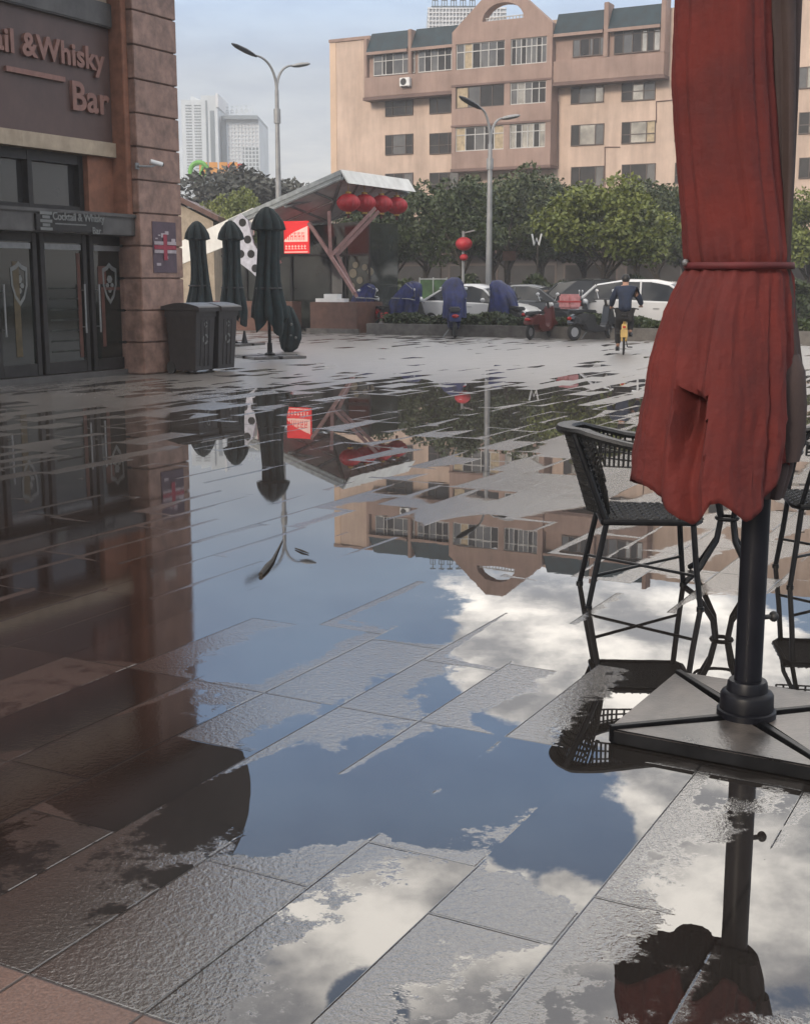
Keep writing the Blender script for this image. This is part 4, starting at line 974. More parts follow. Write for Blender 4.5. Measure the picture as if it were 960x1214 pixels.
# shop fronts at street level; the trees' shade is put into the band's colour
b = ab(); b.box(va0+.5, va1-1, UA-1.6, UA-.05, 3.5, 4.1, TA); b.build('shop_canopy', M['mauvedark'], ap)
b = ab(); b.box(va0+.3, va1-.5, UA-.003, UA+.1, .0, 4.6, TA); b.box(va0+.3, va1-.5, UA-.05, UA-.0035, -.02, 4.5, TA); b.build('shop_shade_band', mat('shade_darkened_shop_wall', (.05, .042, .038), .6, 0, .3, .4), ap)
for k in range(8):
    v0 = va0+1+k*(va1-va0-2)/8; v1 = v0+(va1-va0-2)/8-.5
    f = ab(); f.box(v0, v1, UA-.10, UA-.051, .1, 3.3, TA); w_ = f.build('shop_front', M['winframe2'], ap); p = ab(); p.box(v0+.15, v1-.15, UA-.12, UA-.102, .5, 2.7, TA); p.build('pane', M['pane_dark'], w_)
# air conditioner
v, z = on_u(482, 97, UB); ac = thing('air_conditioner', 'small white air conditioner unit hung on the mauve balcony box', 'air conditioner', W(UB-.3, v, z-.3))
b = MB(ac.location); b.box(v-.4, v+.4, UB-.36, UB-.05, z-.3, z+.28, TA); b.build('casing', M['whitepaint'], ac, bevel=.02)
b = MB(ac.location); b.prism([W(UB-.375, v-.08+.24*math.cos(t), z+.24*math.sin(t)) for t in np.linspace(0, 2*math.pi, 17)[:-1]], AV*.012); b.build('fan_grille', M['blackplastic'], ac)
b = MB(ac.location); b.box(v-.36, v-.3, UB-.34, UB-.001, z-.36, z-.301, TA); b.box(v+.3, v+.36, UB-.34, UB-.001, z-.36, z-.301, TA); build_each(b, 'bracket', M['steel'], ac)

# ------------------------------------------------------------------ distant towers
def facing(Y):
    def T(x, y, z): return Vector((x, Y+y, z))
    return T
Yt = 330.0
def tx(px): return depth_at(px, 200, Yt).x
def tz(py): return depth_at(280, py, Yt).z
t = thing('glass_tower', 'pale blue-grey tower with a taller slab, left of the gridded hotel block', 'tower', (tx(240), Yt, 0))
b = MB(t.location); b.box(tx(217), tx(242), Yt, Yt+18, 0, tz(118)); b.prism([(tx(227), Yt+1, tz(118)), (tx(241), Yt+1, tz(118)), (tx(228), Yt+1, tz(112.5))], (0, 8, 0)); b.build('wall', M['tower'], t)
b = MB(t.location); b.box(tx(242.05), tx(261), Yt-2, Yt+18, 0, tz(114)); b.build('taller_slab', M['tower'], t)
b = MB(t.location); b.box(tx(259.5), tx(262), Yt-2.6, Yt+16, tz(128), tz(114)+.4); b.build('white_fin', M['tower_white'], t)
b = MB(t.location)
for y in np.arange(124, 232, 3.4): b.box(tx(222), tx(229), Yt-.12, Yt-.01, tz(y+1.2), tz(y)); b.box(tx(232), tx(240), Yt-.12, Yt-.01, tz(y+1.2), tz(y))
b.box(tx(247), tx(249), Yt-2.15, Yt-2.01, 0, tz(120)); b.box(tx(252), tx(257), Yt-2.15, Yt-2.01, 0, tz(132))
b.build('window', M['tower_dark'], t)
t = thing('hotel_tower', 'grey tower with a white window grid and roof lettering, beside the lamp post', 'tower', (tx(287), Yt, 0))
b = MB(t.location); b.box(tx(262.2), tx(307), Yt+2, Yt+24, 0, tz(141)); b.build('wall', M['tower'], t)
b = MB(t.location); b.box(tx(262.3), tx(268), Yt+1.6, Yt+2.2, 0, tz(136)); b.box(tx(266), tx(306.5), Yt-.5, Yt+24.3, tz(141), tz(136.5)); b.build('dark_edge', M['tower_dark'], t)
b = MB(t.location); b.box(tx(269), tx(306), Yt+1.7, Yt+1.99, tz(234), tz(144.5)); b.build('glazing', M['tower_white'], t)
b = MB(t.location); b.box(tx(288), tx(306), Yt+1.6, Yt+1.69, tz(234), tz(172)); b.build('dark_glazing', M['tower_dark'], t)  # darker sheet over the lower right of the glazing
b = MB(t.location)
for i in range(10): b.box(tx(268.6+i*4.15), tx(268.6+i*4.15+1.5), Yt+1.45, Yt+1.59, tz(235), tz(144))
for j in range(20): b.box(tx(268.5), tx(306.6), Yt+1.47, Yt+1.585, tz(144+j*4.7+1.5), tz(144+j*4.7))
b.build('window_grid', M['tower'], t)
b = MB(t.location); rng = random.Random(6)
for k in range(6):
    x = 268+k*5.6
    for (a0, a1, c0, c1) in ((0, 3.6, 8, 8.7), (0, 3.6, 4.6, 5.2), (1.5, 2.1, 1, 8), (0, .6, 1, 5), (3.1, 3.7, 1, 5), (.2, 3.4, 2.4, 3)):
        if rng.random() < .85: b.box(tx(x+a0), tx(x+a1), Yt+2+.03*k, Yt+2.3, tz(135.5-k*.35)+.02*k+c0*.22*1.15, tz(135.5-k*.35)+c1*.22*1.15)
b.build('roof_lettering', M['tower'], t)
# round green sign and orange sign in front of the towers
q = depth_at(236, 203, 150); t = thing('green_sign', 'round green sign half hidden by dark trees below the towers', 'sign', (q.x, 150, 0))
b = MB(t.location); b.tube([(q.x, 150, 0), (q.x, 150, q.z-1.2)], .2, 8); b.build('post', M['lampgrey'], t)
b = MB(t.location); b.torus(q, 1.0, .28, 'y', 24, 8); b.tube([q+Vector((.1, 0, -.4)), q+Vector((.5, 0, .6))], .2, 6); b.build('disc', M['green'], t, smooth=True)
q = depth_at(259, 200, 150); t = thing('orange_sign', 'orange rooftop sign in front of the towers', 'sign', (q.x, 150, 0))
b = MB(t.location)
for k in range(4): b.box(q.x-2.2+k*1.15, q.x-1.25+k*1.15, 149.9, 150.1, q.z-.75+.1*(k % 2), q.z+.75)
b.build('letter_blocks', M['orange'], t)
b = MB(t.location); b.box(q.x-2.3, q.x+2.4, 150.11, 150.2, q.z-.9, q.z-.76); b.tube([(q.x-1.8, 150.2, 0), (q.x-1.8, 150.2, q.z-.8)], .12, 6); b.tube([(q.x+1.8, 150.2, 0), (q.x+1.8, 150.2, q.z-.8)], .12, 6); b.build('support', M['lampgrey'], t)
q = depth_at(280, 196, 152); t = thing('red_rooftop_sign', 'thin dull red sign strip at the foot of the hotel tower', 'sign', (q.x, 152, 0))
b = MB(t.location); b.box(q.x-.95, q.x+.95, 151.9, 152.1, q.z-.22, q.z+.22); b.build('strip', M['redsign'], t); b = MB(t.location); b.tube([(q.x, 152.2, 0), (q.x, 152.2, q.z-.22)], .12, 6); b.build('post', M['lampgrey'], t)
# tower behind the block
Yt2 = 170.0
def X2(px): return depth_at(px, 20, Yt2).x
def Z2(py): return depth_at(530, py, Yt2).z
t = thing('office_tower', 'pale gridded tower rising behind the gable of the apartment block', 'tower', (X2(540), Yt2, 0))
b = MB(t.location); b.box(X2(507), X2(600), Yt2, Yt2+16, 0, Z2(8)); b.build('wall', M['tower'], t)
b = MB(t.location)
for i in range(22): b.box(X2(508+i*4), X2(509.2+i*4), Yt2-.3, Yt2-.01, Z2(70), Z2(9))
for j in range(14): b.box(X2(507), X2(600), Yt2-.28, Yt2-.02, Z2(10.4+j*5), Z2(9.2+j*5))
b.build('window_grid', M['tower_white'], t)
b = MB(t.location)
for k in range(5):
    x = 512+k*11
    for (a0, a1, c0, c1) in ((0, 7, 7, 8), (0, 7, 3.8, 4.6), (3, 4.2, 0, 8), (0, 1, 0, 4.2), (6, 7, 0, 4.2)): b.box(X2(x+a0), X2(x+a1), Yt2-.3+.02*k, Yt2-.05, Z2(7)+c0*.17, Z2(7)+c1*.17)
b.tube([(X2(511), Yt2-.1, Z2(7)-.02), (X2(566), Yt2-.1, Z2(7)-.02)], .08, 5); b.build('roof_lettering', M['tower_dark'], t)
# pale low house behind the parasols
q0_, q1_ = depth_at(205, 240, 62), depth_at(252, 240, 62)
t = thing('low_house', 'low pale house wall with a sloping brown roof edge behind the pillar', 'building', (q0_.x, 62, 0))
b = MB(t.location); zz = depth_at(225, 243, 62).z; z2 = depth_at(250, 262, 62).z
b.prism([(q0_.x-4, 62, 0), (q1_.x, 62, 0), (q1_.x, 62, z2), (q0_.x+.4, 62, zz), (q0_.x-4, 62, zz+1)], (0, 6, 0)); b.build('wall', M['cream'], t)
b = MB(t.location); b.prism([(q1_.x+.3, 61.6, z2-.02), (q0_.x+.4, 61.6, zz+.12), (q0_.x-4.2, 61.6, zz+1.15), (q0_.x-4.2, 61.6, zz+1.4), (q0_.x+.4, 61.6, zz+.38), (q1_.x+.3, 61.6, z2+.22)], (0, 6.6, 0)); b.build('roof', M['plinth'], t)

# ------------------------------------------------------------------ trees, hedges
def leaf_cloud(centres, n_per, size, rg, squash=.8):
    vs = []; 
    for (c, r) in centres:
        k = int(n_per*(r/.6)**2)
        d = rg.normal(size=(k, 3)); d /= np.linalg.norm(d, axis=1)[:, None]
        rad = r*rg.uniform(.35, 1.0, size=(k, 1))**.6
        p = np.array(c)+d*rad*np.array([1, 1, squash])
        a = rg.normal(size=(k, 3)); a /= np.linalg.norm(a, axis=1)[:, None]
        bx = np.cross(a, rg.normal(size=(k, 3))); bx /= np.linalg.norm(bx, axis=1)[:, None]
        s = size*rg.uniform(.6, 1.3, size=(k, 1))
        q = np.stack([p-a*s, p-bx*s*.55, p+a*s, p+bx*s*.55], axis=1)
        vs.append(q.reshape(-1, 3))
    v = np.concatenate(vs); n = len(v)//4
    return v, np.arange(n*4).reshape(n, 4)
def mesh_np(name, v, f, m, parent=None):
    me = bpy.data.meshes.new(name); me.from_pydata(v.tolist(), [], f.tolist()); me.materials.append(m)
    return link(name, me, parent)
def make_tree(seed, h, cr, m, dense=70, leaf=.13, base=None, trunk_r=.12):
    rg = np.random.default_rng(seed); rr = random.Random(seed)
    t = thing('broadleaf_tree', 'x', 'tree')
    base = base or h*.36
    b = MB(); b.tube([(0, 0, -.05), (.03, .02, base*.5), (rr.uniform(-.1, .1), rr.uniform(-.1, .1), base), (rr.uniform(-.2, .2), rr.uniform(-.2, .2), h*.75)], [trunk_r*1.35, trunk_r, trunk_r*.85, trunk_r*.25], 8)
    cents = []
    nl = 9
    for i in range(nl):
        a = i*2.4+rr.uniform(-.4, .4); z0 = base*(.75+.5*rr.random()); ln_ = cr*rr.uniform(.55, .95); up = (h-z0)*rr.uniform(.25, .8)
        p = [(0, 0, z0), (math.cos(a)*ln_*.45, math.sin(a)*ln_*.45, z0+up*.6), (math.cos(a)*ln_, math.sin(a)*ln_, z0+up)]
        b.tube(p, [trunk_r*.5, trunk_r*.3, trunk_r*.1], 6)
        for s in (.55, .8, 1.02): cents.append(((p[2][0]*s+rr.uniform(-.2, .2), p[2][1]*s+rr.uniform(-.2, .2), z0+up*(.35+.65*s)), rr.uniform(.4, .85)*cr*.34))
    for i in range(26):
        th, ph = rr.uniform(0, 6.28), rr.uniform(-.75, 1.3)
        e = cr*rr.uniform(.55, 1.05); zc = (h+base)/2; hz = (h-base)/2
        cents.append(((e*math.cos(th)*math.cos(ph), e*math.sin(th)*math.cos(ph), zc+hz*math.sin(ph)*rr.uniform(.7, 1.0)), cr*rr.uniform(.16, .36)))
    b.build('trunk', M['bark'], t, smooth=True)
    v, f = leaf_cloud(cents, dense, leaf, rg); mesh_np('crown', v, f, m, t)
    return t
tp = {'d': make_tree(1, 6.4, 2.7, M['leaf_dark'], 135, .11), 'm': make_tree(2, 6.2, 2.6, M['leaf_mid'], 135, .11), 'b': make_tree(3, 6.0, 2.8, M['leaf_bright'], 150, .11), 'g': make_tree(5, 7.0, 3.4, M['leaf_grey'], 85, .16)}
used = set()
def plant(kind, px, top, Y, lab, sc=1.0, rz=0, group='street trees before the apartment block'):
    t = tp[kind] if kind not in used else copy_tree(tp[kind]); used.add(kind)
    top_z = depth_at(px, top, Y).z; h = {'d': 6.4, 'm': 6.2, 'b': 6.0, 'g': 7.0}[kind]; k = top_z/h
    x = depth_at(px, 340, Y).x
    t.location = (x, Y, 0); t.rotation_euler.z = rz; t.scale = (k*sc, k*sc, k); tag(t, lab, None, group)
plant('d', 440, 236, 56, 'dark tree seen just behind the kiosk lanterns', 1.0, .3)
plant('m', 505, 222, 62, 'dark green tree left of the red lantern post', 1.0, 1.3)
plant('d', 548, 216, 54, 'dark dense tree around the red lantern post', .95, 2.2)
plant('m', 602, 201, 60, 'dark green tree with its crown behind the arm of the near lamp post', 1.05, 3.1)
plant('d', 640, 214, 66, 'shaded tree between the lamp post and the bright yellow-green tree', 1.1, 4.0)
plant('b', 716, 222, 48, 'bright yellow-green tree above the white estate car', 1.12, .2)
plant('m', 776, 218, 58, 'green tree just left of the red parasol', 1.05, 5.1)
plant('d', 812, 226, 62, 'dark tree half behind the red parasol', 1.0, 1.0)
plant('b', 958, 236, 52, 'green tree at the right edge beyond the red parasol', 1.0, 3.4)
plant('m', 890, 226, 56, 'tree hidden mostly behind the folded red parasol', 1.0, 2.6)
plant('g', 262, 205, 92, 'dark grey-green tree at the foot of the distant towers', 1.25, .6, 'trees behind the kiosk')
plant('g', 345, 219, 96, 'thin grey tree behind the tall double-armed lamp', .75, 2.4, 'trees behind the kiosk')
plant('g', 300, 211, 104, 'dark grey tree under the hotel tower', .95, 4.1, 'trees behind the kiosk')
plant('b', 284, 234, 66, 'light green tree above the sloping kiosk roof', .8, 2.0, 'trees behind the kiosk')
plant('m', 246, 250, 70, 'small green tree between the low house and the light green tree', .8, 2.9, 'trees behind the kiosk')
plant('d', 470, 226, 70, 'dark tree in the back row left of the red lantern post', 1.25, 1.9)
plant('d', 585, 222, 71, 'dark tree in the back row right behind the near lamp post', 1.25, .8)
plant('d', 690, 226, 70, 'dark tree in the back row behind the bright yellow-green tree', 1.3, 3.7)
plant('d', 755, 224, 68, 'dark tree in the back row above the cyclist', 1.25, 5.6)
# low hedge in the planter
def hedge(name, lab, u0, u1, v0, v1, z0, z1, dens, m, leaf=.06, seed=9):
    rg = np.random.default_rng(seed); n = dens
    uu = rg.uniform(u0, u1, n); vv = rg.uniform(v0, v1, n); zz = z0+(z1-z0)*rg.uniform(0, 1, n)**.6*(.75+.25*np.sin(vv*3.1)*np.cos(vv*1.3+1))
    p = np.stack([AV.x*uu+BV.x*vv, AV.y*uu+BV.y*vv, zz], 1)
    a = rg.normal(size=(n, 3)); a /= np.linalg.norm(a, axis=1)[:, None]; c = np.cross(a, rg.normal(size=(n, 3))); c /= np.linalg.norm(c, axis=1)[:, None]
    s = leaf*rg.uniform(.6, 1.4, (n, 1)); q = np.stack([p-a*s, p-c*s*.6, p+a*s, p+c*s*.6], 1).reshape(-1, 3)
    o = mesh_np(name, q, np.arange(n*4).reshape(n, 4), m); tag(o, lab, 'hedge'); return o
hedge('hedge', 'low dark clipped hedge in the planter along the plaza edge', 34.1, 34.95, -19.2, 12, .27, .72, 26000, M['leaf_dark'])
hedge('hedge', 'taller green hedge across the road under the trees', 47.2, 48.3, -32, 0, .1, 1.9, 30000, M['leaf_dark'], .11, 4)
lw = MB(); v0, v1 = on_u(498, 350, 46.6)[0], on_u(530, 350, 46.6)[0]
fe = thing('mesh_fence', 'bright green mesh fence panel beyond the white saloon car', 'fence', W(46.6, v0)); fo = fe.location.copy()
b = MB(fo); b.box(v0, v1, 46.58, 46.60, .15, 1.65, TA); b.build('panel', M['lawn'], fe)
b = MB(fo)
for v in (v0, (v0+v1)/2, v1): b.tube([W(46.56, v, .1), W(46.56, v, 1.75)], .03, 6)
b.tube([W(46.56, v0, 1.68), W(46.56, v1, 1.68)], .025, 6); b.build('post', M['steel'], fe)
for nm, lab, px, py, w_, h_, m in (('shop_sign', 'small white lit shop sign in the shade under the trees', 636, 284, .3, .3, 'whitepaint'), ('shop_sign', 'small reddish shop sign left of the white one under the trees', 603, 303, .3, .2, 'redsign'), ('shop_sign', 'small curved white sign mark left of the red lanterns', 521, 290, .5, .55, 'whitepaint')):
    q = on_u(px, py, 52); b = MB(); v, z = q
    sgn = thing(nm, lab, 'sign', W(52, v)); b = MB(sgn.location)
    if 'curved' in lab: b.tube([W(52, v-.25, z-.45), W(52, v-.22, z-.05), W(52, v-.05, z+.2), W(52, v+.3, z+.28)], .06, 6)
    elif m == 'whitepaint': b.tube([W(52, v-.22, z+.25), W(52, v-.11, z-.22), W(52, v, z+.06), W(52, v+.11, z-.22), W(52, v+.22, z+.25)], .042, 5)
    else: b.box(v-w_, v+w_, 52, 52.08, z-h_, z+h_, TA)
    b.build('mark', M[m] if 'reddish' not in lab else M['plinth'], sgn)
    b = MB(sgn.location); b.tube([W(52.12, v, 0), W(52.12, v, z-.2)], .04, 6); b.build('post', M['bark'], sgn)

# ------------------------------------------------------------------ cars
def make_car(label, paint, kind, name='parked_car', group='parked cars along the road'):
    t = thing(name, label, 'car', group=group)
    if kind == 'saloon':
        Lh = 2.3; bz = [(-2.28, .62, .78), (-2.2, .40, .98), (-1.7, .33, 1.02), (-1.15, .30, 1.0), (-.3, .28, .97), (.55, .28, .95), (1.0, .29, .93), (1.6, .32, .86), (2.05, .36, .76), (2.27, .44, .62)]
        roof = [(-1.75, 1.0), (-1.05, 1.37), (-.5, 1.46), (.1, 1.46), (.55, 1.36), (1.2, .94)]
    else:
        Lh = 2.25; bz = [(-2.25, .62, .98), (-2.18, .42, 1.08), (-1.6, .35, 1.10), (-1.0, .33, 1.08), (-.3, .31, 1.05), (.55, .31, 1.03), (1.0, .32, 1.0), (1.6, .35, .93), (2.02, .38, .84), (2.22, .46, .70)]
        roof = [(-2.12, 1.12), (-1.75, 1.50), (-1.0, 1.62), (-.1, 1.61), (.45, 1.50), (1.25, 1.02)]
    hw = .90
    def sect(x, zb, zt):
        k = 1-.18*(abs(x)/Lh)**5-.03*(x/Lh)**2; w_ = hw*k
        return [(x, -w_*.88, zb), (x, -w_*.99, zb+.10), (x, -w_, (zb+zt)/2), (x, -w_*.97, zt-.07), (x, -w_*.86, zt), (x, -w_*.4, zt+.02), (x, w_*.4, zt+.02), (x, w_*.86, zt), (x, w_*.97, zt-.07), (x, w_, (zb+zt)/2), (x, w_*.99, zb+.10), (x, w_*.88, zb)]
    b = MB(); rings = [sect(*q) for q in bz]; vs = [p for r_ in rings for p in r_]; n = 12
    fs = [(j*n+k, j*n+(k+1) % n, (j+1)*n+(k+1) % n, (j+1)*n+k) for j in range(len(bz)-1) for k in range(n)]+[tuple(range(n)), tuple(range(len(vs)-n, len(vs)))]
    b.add(vs, fs)
    body = b.build('body', paint, t, smooth=True)
    # roof shell, then glass just inside, then pillars
    b = MB(); rw = .62
    def rsect(x, z, w0):
        return [(x, -w0, z-.05), (x, -w0*.85, z), (x, 0, z+.03), (x, w0*.85, z), (x, w0, z-.05), (x, w0*.9, z-.075), (x, -w0*.9, z-.075)]
    rs = roof[1:-1]; rings = [rsect(x, z, rw) for x, z in rs]; vs = [p for r_ in rings for p in r_]; n = 7
    b.add(vs, [(j*n+k, j*n+(k+1) % n, (j+1)*n+(k+1) % n, (j+1)*n+k) for j in range(len(rs)-1) for k in range(n)]+[tuple(range(n)), tuple(range(len(vs)-n, len(vs)))])
    for s in (-1, 1):
        lo = roof[0]; hi = roof[1]; b.tube([(lo[0], s*.78, lo[1]-.03), (hi[0], s*rw*.98, hi[1]-.04)], .05, 6)
        lo = roof[-1]; hi = roof[-2]; b.tube([(lo[0], s*.80, lo[1]-.03), (hi[0], s*rw*.98, hi[1]-.04)], .04, 6)
        b.tube([(-.35, s*.84, 1.0), (-.4, s*rw*.99, roof[2][1]-.05)], .035, 5)
    b.build('roof', paint, t, smooth=True)
    b = MB()
    g0 = [(x, z) for x, z in roof]
    rings = []
    for x, z in g0:
        base = 1.0 if kind != 'saloon' else .93
        base = min(base, z); f_ = (z-base)/.55
        rings.append([(x, -.83, base-.03), (x, -(.83-(.83-rw)*min(1, f_))+.01, z-.045), (x, (.83-(.83-rw)*min(1, f_))-.01, z-.045), (x, .83, base-.03)])
    vs = [p for r_ in rings for p in r_]; n = 4
    b.add(vs, [(j*n+k, j*n+(k+1) % n, (j+1)*n+(k+1) % n, (j+1)*n+k) for j in range(len(g0)-1) for k in range(n)]+[(0, 1, 2, 3), tuple(range(len(vs)-4, len(vs)))])
    b.build('window_glass', M['carglass'], t)
    for x in (-1.38, 1.36):
        for s in (-1, 1):
            w_ = MB(); w_.torus((x, s*.80, .32), .245, .085, 'y', 24, 8); w_.disc_y((x, s*.80, .32), .25, .12); wh = w_.build('tyre', M['rubber'], t, smooth=True)
            r_ = MB(); r_.disc_y((x, s*.868, .32), .19, .02)
            for k in range(5): a = k*1.2566; r_.tube([(x, s*.885, .32), (x+.18*math.cos(a), s*.88, .32+.18*math.sin(a))], .025, 5)
            r_.build('rim', M['chrome'], wh)
    for s in (-1, 1):
        h = MB(); zf = bz[-2][2]-.1; h.ball((2.10, s*.64, zf-.03), .14, .18, .08, 10, 6); h.build('headlight', M['headlamp'], t, smooth=True)
        h = MB(); h.ball((-2.18, s*.70, bz[1][2]-.14), .10, .15, .10, 10, 6); h.build('tail_light', M['taillamp'], t, smooth=True)
        h = MB(); h.ball((.72, s*.98, 1.0), .08, .10, .065, 10, 6); h.tube([(.74, s*.86, .97), (.73, s*.94, .98)], .02, 5); h.build('wing_mirror', paint, t, smooth=True)
        for x in (.15, -.85): h = MB(); h.box(x-.09, x+.09, s*.885-.02, s*.885+.02, .78, .81); h.build('door_handle', M['chrome'], t)
    b = MB(); b.box(-2.31, -2.24, -.55, .55, .40, .52); b.box(2.2, 2.29, -.5, .5, .36, .50); b.box(-1.6, 1.6, -.87, .87, .2, .32); b.build('bumper_trim', M['blackplastic'], t)
    return t
def at_u(px, u): return on_u(px, 370, u)[0]
c1 = make_car('white saloon car parked beyond the hedge, blue covered scooters before it', M['carwhite'], 'saloon'); v0, v1 = at_u(501, 37.2), at_u(634, 37.2)
c1.location = W(37.2, (v0+v1)/2, .0); c1.rotation_euler.z = ROT_B; k = (v1-v0)/4.55; c1.scale = (k, 1, 1.02)
c2 = make_car('white estate car parked behind the cyclist', M['carwhite'], 'suv'); v0 = at_u(693, 36.9)
c2.location = W(36.9, v0+2.35, .03); c2.rotation_euler.z = ROT_B; c2.scale = (1.02, 1.0, .99)
c3 = make_car('dark grey car across the road, its roof over the end of the white saloon', M['cargrey'], 'saloon'); c3.location = W(43.2, at_u(630, 43.2), 0); c3.rotation_euler.z = ROT_B
c4 = make_car('black car across the road behind the roof of the white estate car', M['carblack'], 'suv'); c4.location = W(43.6, at_u(722, 43.6), .05); c4.rotation_euler.z = ROT_B
c5 = make_car('dark car across the road, seen just left of the red parasol', M['carblack'], 'saloon'); c5.location = W(43.0, at_u(795, 43), .12); c5.rotation_euler.z = ROT_B
c6 = make_car('white car with only its bonnet end showing past the kiosk plinth', M['carwhite'], 'saloon'); v1 = at_u(447, 38.2); c6.location = W(38.2, v1-2.3, -.22); c6.rotation_euler.z = ROT_B

# ------------------------------------------------------------------ scooters
px_seed = [0.0]
def make_scooter(label, paint, cover=None, box=None, name='motor_scooter'):
    t = thing(name, label, 'scooter', group='scooters parked along the planter')
    for x in (-.62, .62):
        w_ = MB(); w_.torus((x, 0, .22), .165, .05, 'y', 20, 8); ty = w_.build('tyre', M['rubber'], t, smooth=True); r_ = MB(); r_.disc_y((x, 0, .22), .12, .05, 16); r_.build('rim', M['chrome'], ty)
    b = MB(); pr = [(-.78, .42), (-.70, .62), (-.45, .70), (-.05, .66), (.02, .40), (.28, .32), (.36, .40), (.44, .90), (.52, .92), (.62, .55), (.80, .44), (.78, .38), (.55, .38), (.42, .24), (-.05, .20), (-.30, .26), (-.40, .40)]
    b.prism([(x, -.15, z) for x, z in pr], (0, .30, 0)); b.build('body', paint, t, bevel=.03)
    b = MB(); b.prism([(x, -.14, z) for x, z in [(-.74, .66), (-.72, .76), (-.35, .79), (.02, .76), (.04, .69), (-.45, .715)]], (0, .28, 0)); b.build('seat', M['blackplastic'], t, bevel=.03)
    b = MB(); b.tube([(.44, 0, .85), (.38, 0, 1.02)], .035, 8); b.tube([(.30, -.34, 1.02), (.38, -.15, 1.03), (.38, .15, 1.03), (.30, .34, 1.02)], .018, 8); b.build('handlebar', M['blackplastic'], t, smooth=True)
    b = MB(); b.ball((.50, 0, .95), .09, .12, .09, 10, 6); b.build('headlight', M['headlamp'], t, smooth=True)
    b = MB(); b.tube([(.62, .06, .22), (.50, .06, .60)], .025, 6); b.tube([(.62, -.06, .22), (.50, -.06, .60)], .025, 6); b.build('fork', M['steel'], t); b = MB(); b.tube([(-.1, .14, .2), (-.15, .28, .02)], .015, 5); b.build('side_stand', M['steel'], t)
    for s in (-1, 1):
        b = MB(); b.tube([(.36, s*.22, 1.03), (.37, s*.30, 1.2)], .009, 5); b.ball((.37, s*.31, 1.24), .025, .06, .045, 8, 5); b.build('mirror', M['headlamp'], t, smooth=True)
    b = MB(); b.ball((-.79, 0, .56), .04, .09, .05, 8, 5); b.build('tail_light', M['taillamp'], t, smooth=True)
    if cover:
        h, wd, ln_, tilt = cover
        rows = [(.50, .0, 0, ln_, wd, .25, 0), (.62, .02, 0, ln_*1.02, wd*1.02, .22, .1), (.9, .04, 0, ln_, wd, .2, .2), (1.15, .08, 0, ln_*.93, wd*.97, .18, .25), (1.15+(h-1.15)*.5, .12+tilt*.5, 0, ln_*.8, wd*.9, .18, .3), (h-.08, .14+tilt, 0, ln_*.6, wd*.7, .15, .4), (h, .14+tilt, 0, ln_*.25, wd*.3, .1, .4)]
        c = MB(); vs, fs = fold_surface(rows, 48, 9, .3)
        sd0 = px_seed[0]; px_seed[0] += 3.7
        for p in vs:
            fr = min(1, max(0, (p.x/ln_+.9)/1.8)); fr = fr*fr*(3-2*fr)
            p.z = .5+(p.z-.5)*(.70+.36*fr)
            nn_ = mnoise.fractal(Vector((p.x*3+sd0, p.y*3, p.z*2.2)), 1.0, 2.0, 4); rd_ = (1-abs(mnoise.fractal(Vector((p.x*5-sd0, p.y*5+p.z*3, p.z*4)), 1.0, 2.0, 3)))**5
            p.y += .07*nn_*(1 if p.y > 0 else -1)+.03*rd_*(1 if p.y > 0 else -1); p.x += .06*nn_; p.z += .05*nn_
        c.add(vs, fs+[tuple(range(48*6, 48*7))]); cv_ = c.build('rain_cover', M['bluecover'], t, smooth=True)
        e = MB(); e.tube([(-.3, -wd*.98, 1.0), (.2, -wd*1.0, .98), (.4, -wd*.9, .94)], .016, 5); e.tube([(.1, -wd*.8, h-.05), (.32, -wd*.85, 1.25)], .014, 5); e.build('cover_piping', M['silver'], cv_)
    if box:
        c = MB(); c.box(-.98, -.60, -.22, .22, .80, 1.16); c.build('top_box', M[box], t, bevel=.04)
        c = MB(); c.box(-.99, -.61, -.225, .225, .96, 1.0); c.build('box_band', M['carred'], t)
    return t
def put(o, px, u, rz, sc=1.0):
    v = on_u(px, 380, u)[0]; o.location = W(u, v, 0.0); o.rotation_euler.z = rz; o.scale = (sc, sc, sc)
put(make_scooter('scooter under a dark blue cover, nearest to the kiosk plinth', M['blackplastic'], (1.40, .33, .40, 0)), 428, 35.9, ROT_B+.9, 1.08)
put(make_scooter('scooter under a broad dark blue cover standing left of the green fence', M['blackplastic'], (1.48, .38, .48, 0)), 478, 35.7, ROT_B+.35, 1.08)
put(make_scooter('scooter with a blue windproof apron standing on the plaza before the white saloon', M['bluecover'], (1.45, .30, .36, .10), None), 538, 33.2, ROT_A+.5, 1.12)
put(make_scooter('scooter under a square dark blue cover at the bonnet of the white saloon', M['blackplastic'], (1.46, .36, .45, 0)), 598, 35.7, ROT_B+2.7, 1.10)
put(make_scooter('red scooter between the two leftmost blue covered scooters', M['carred']), 443, 35.8, ROT_B+2.6, 1.05)
put(make_scooter('dark red scooter right of the white saloon, seen from behind', mat('dark_red_paint', (.10, .018, .015), .35), None, None), 641, 33.3, ROT_A-.1, 1.0)
put(make_scooter('black scooter with a pink and red top box left of the cyclist', M['carblack'], None, 'pinkbox'), 703, 33.3, ROT_A-.5, 1.08)
put(make_scooter('black scooter with round mirrors beside the one with the pink box', M['carblack']), 672, 35.7, ROT_B+.5, 1.05)

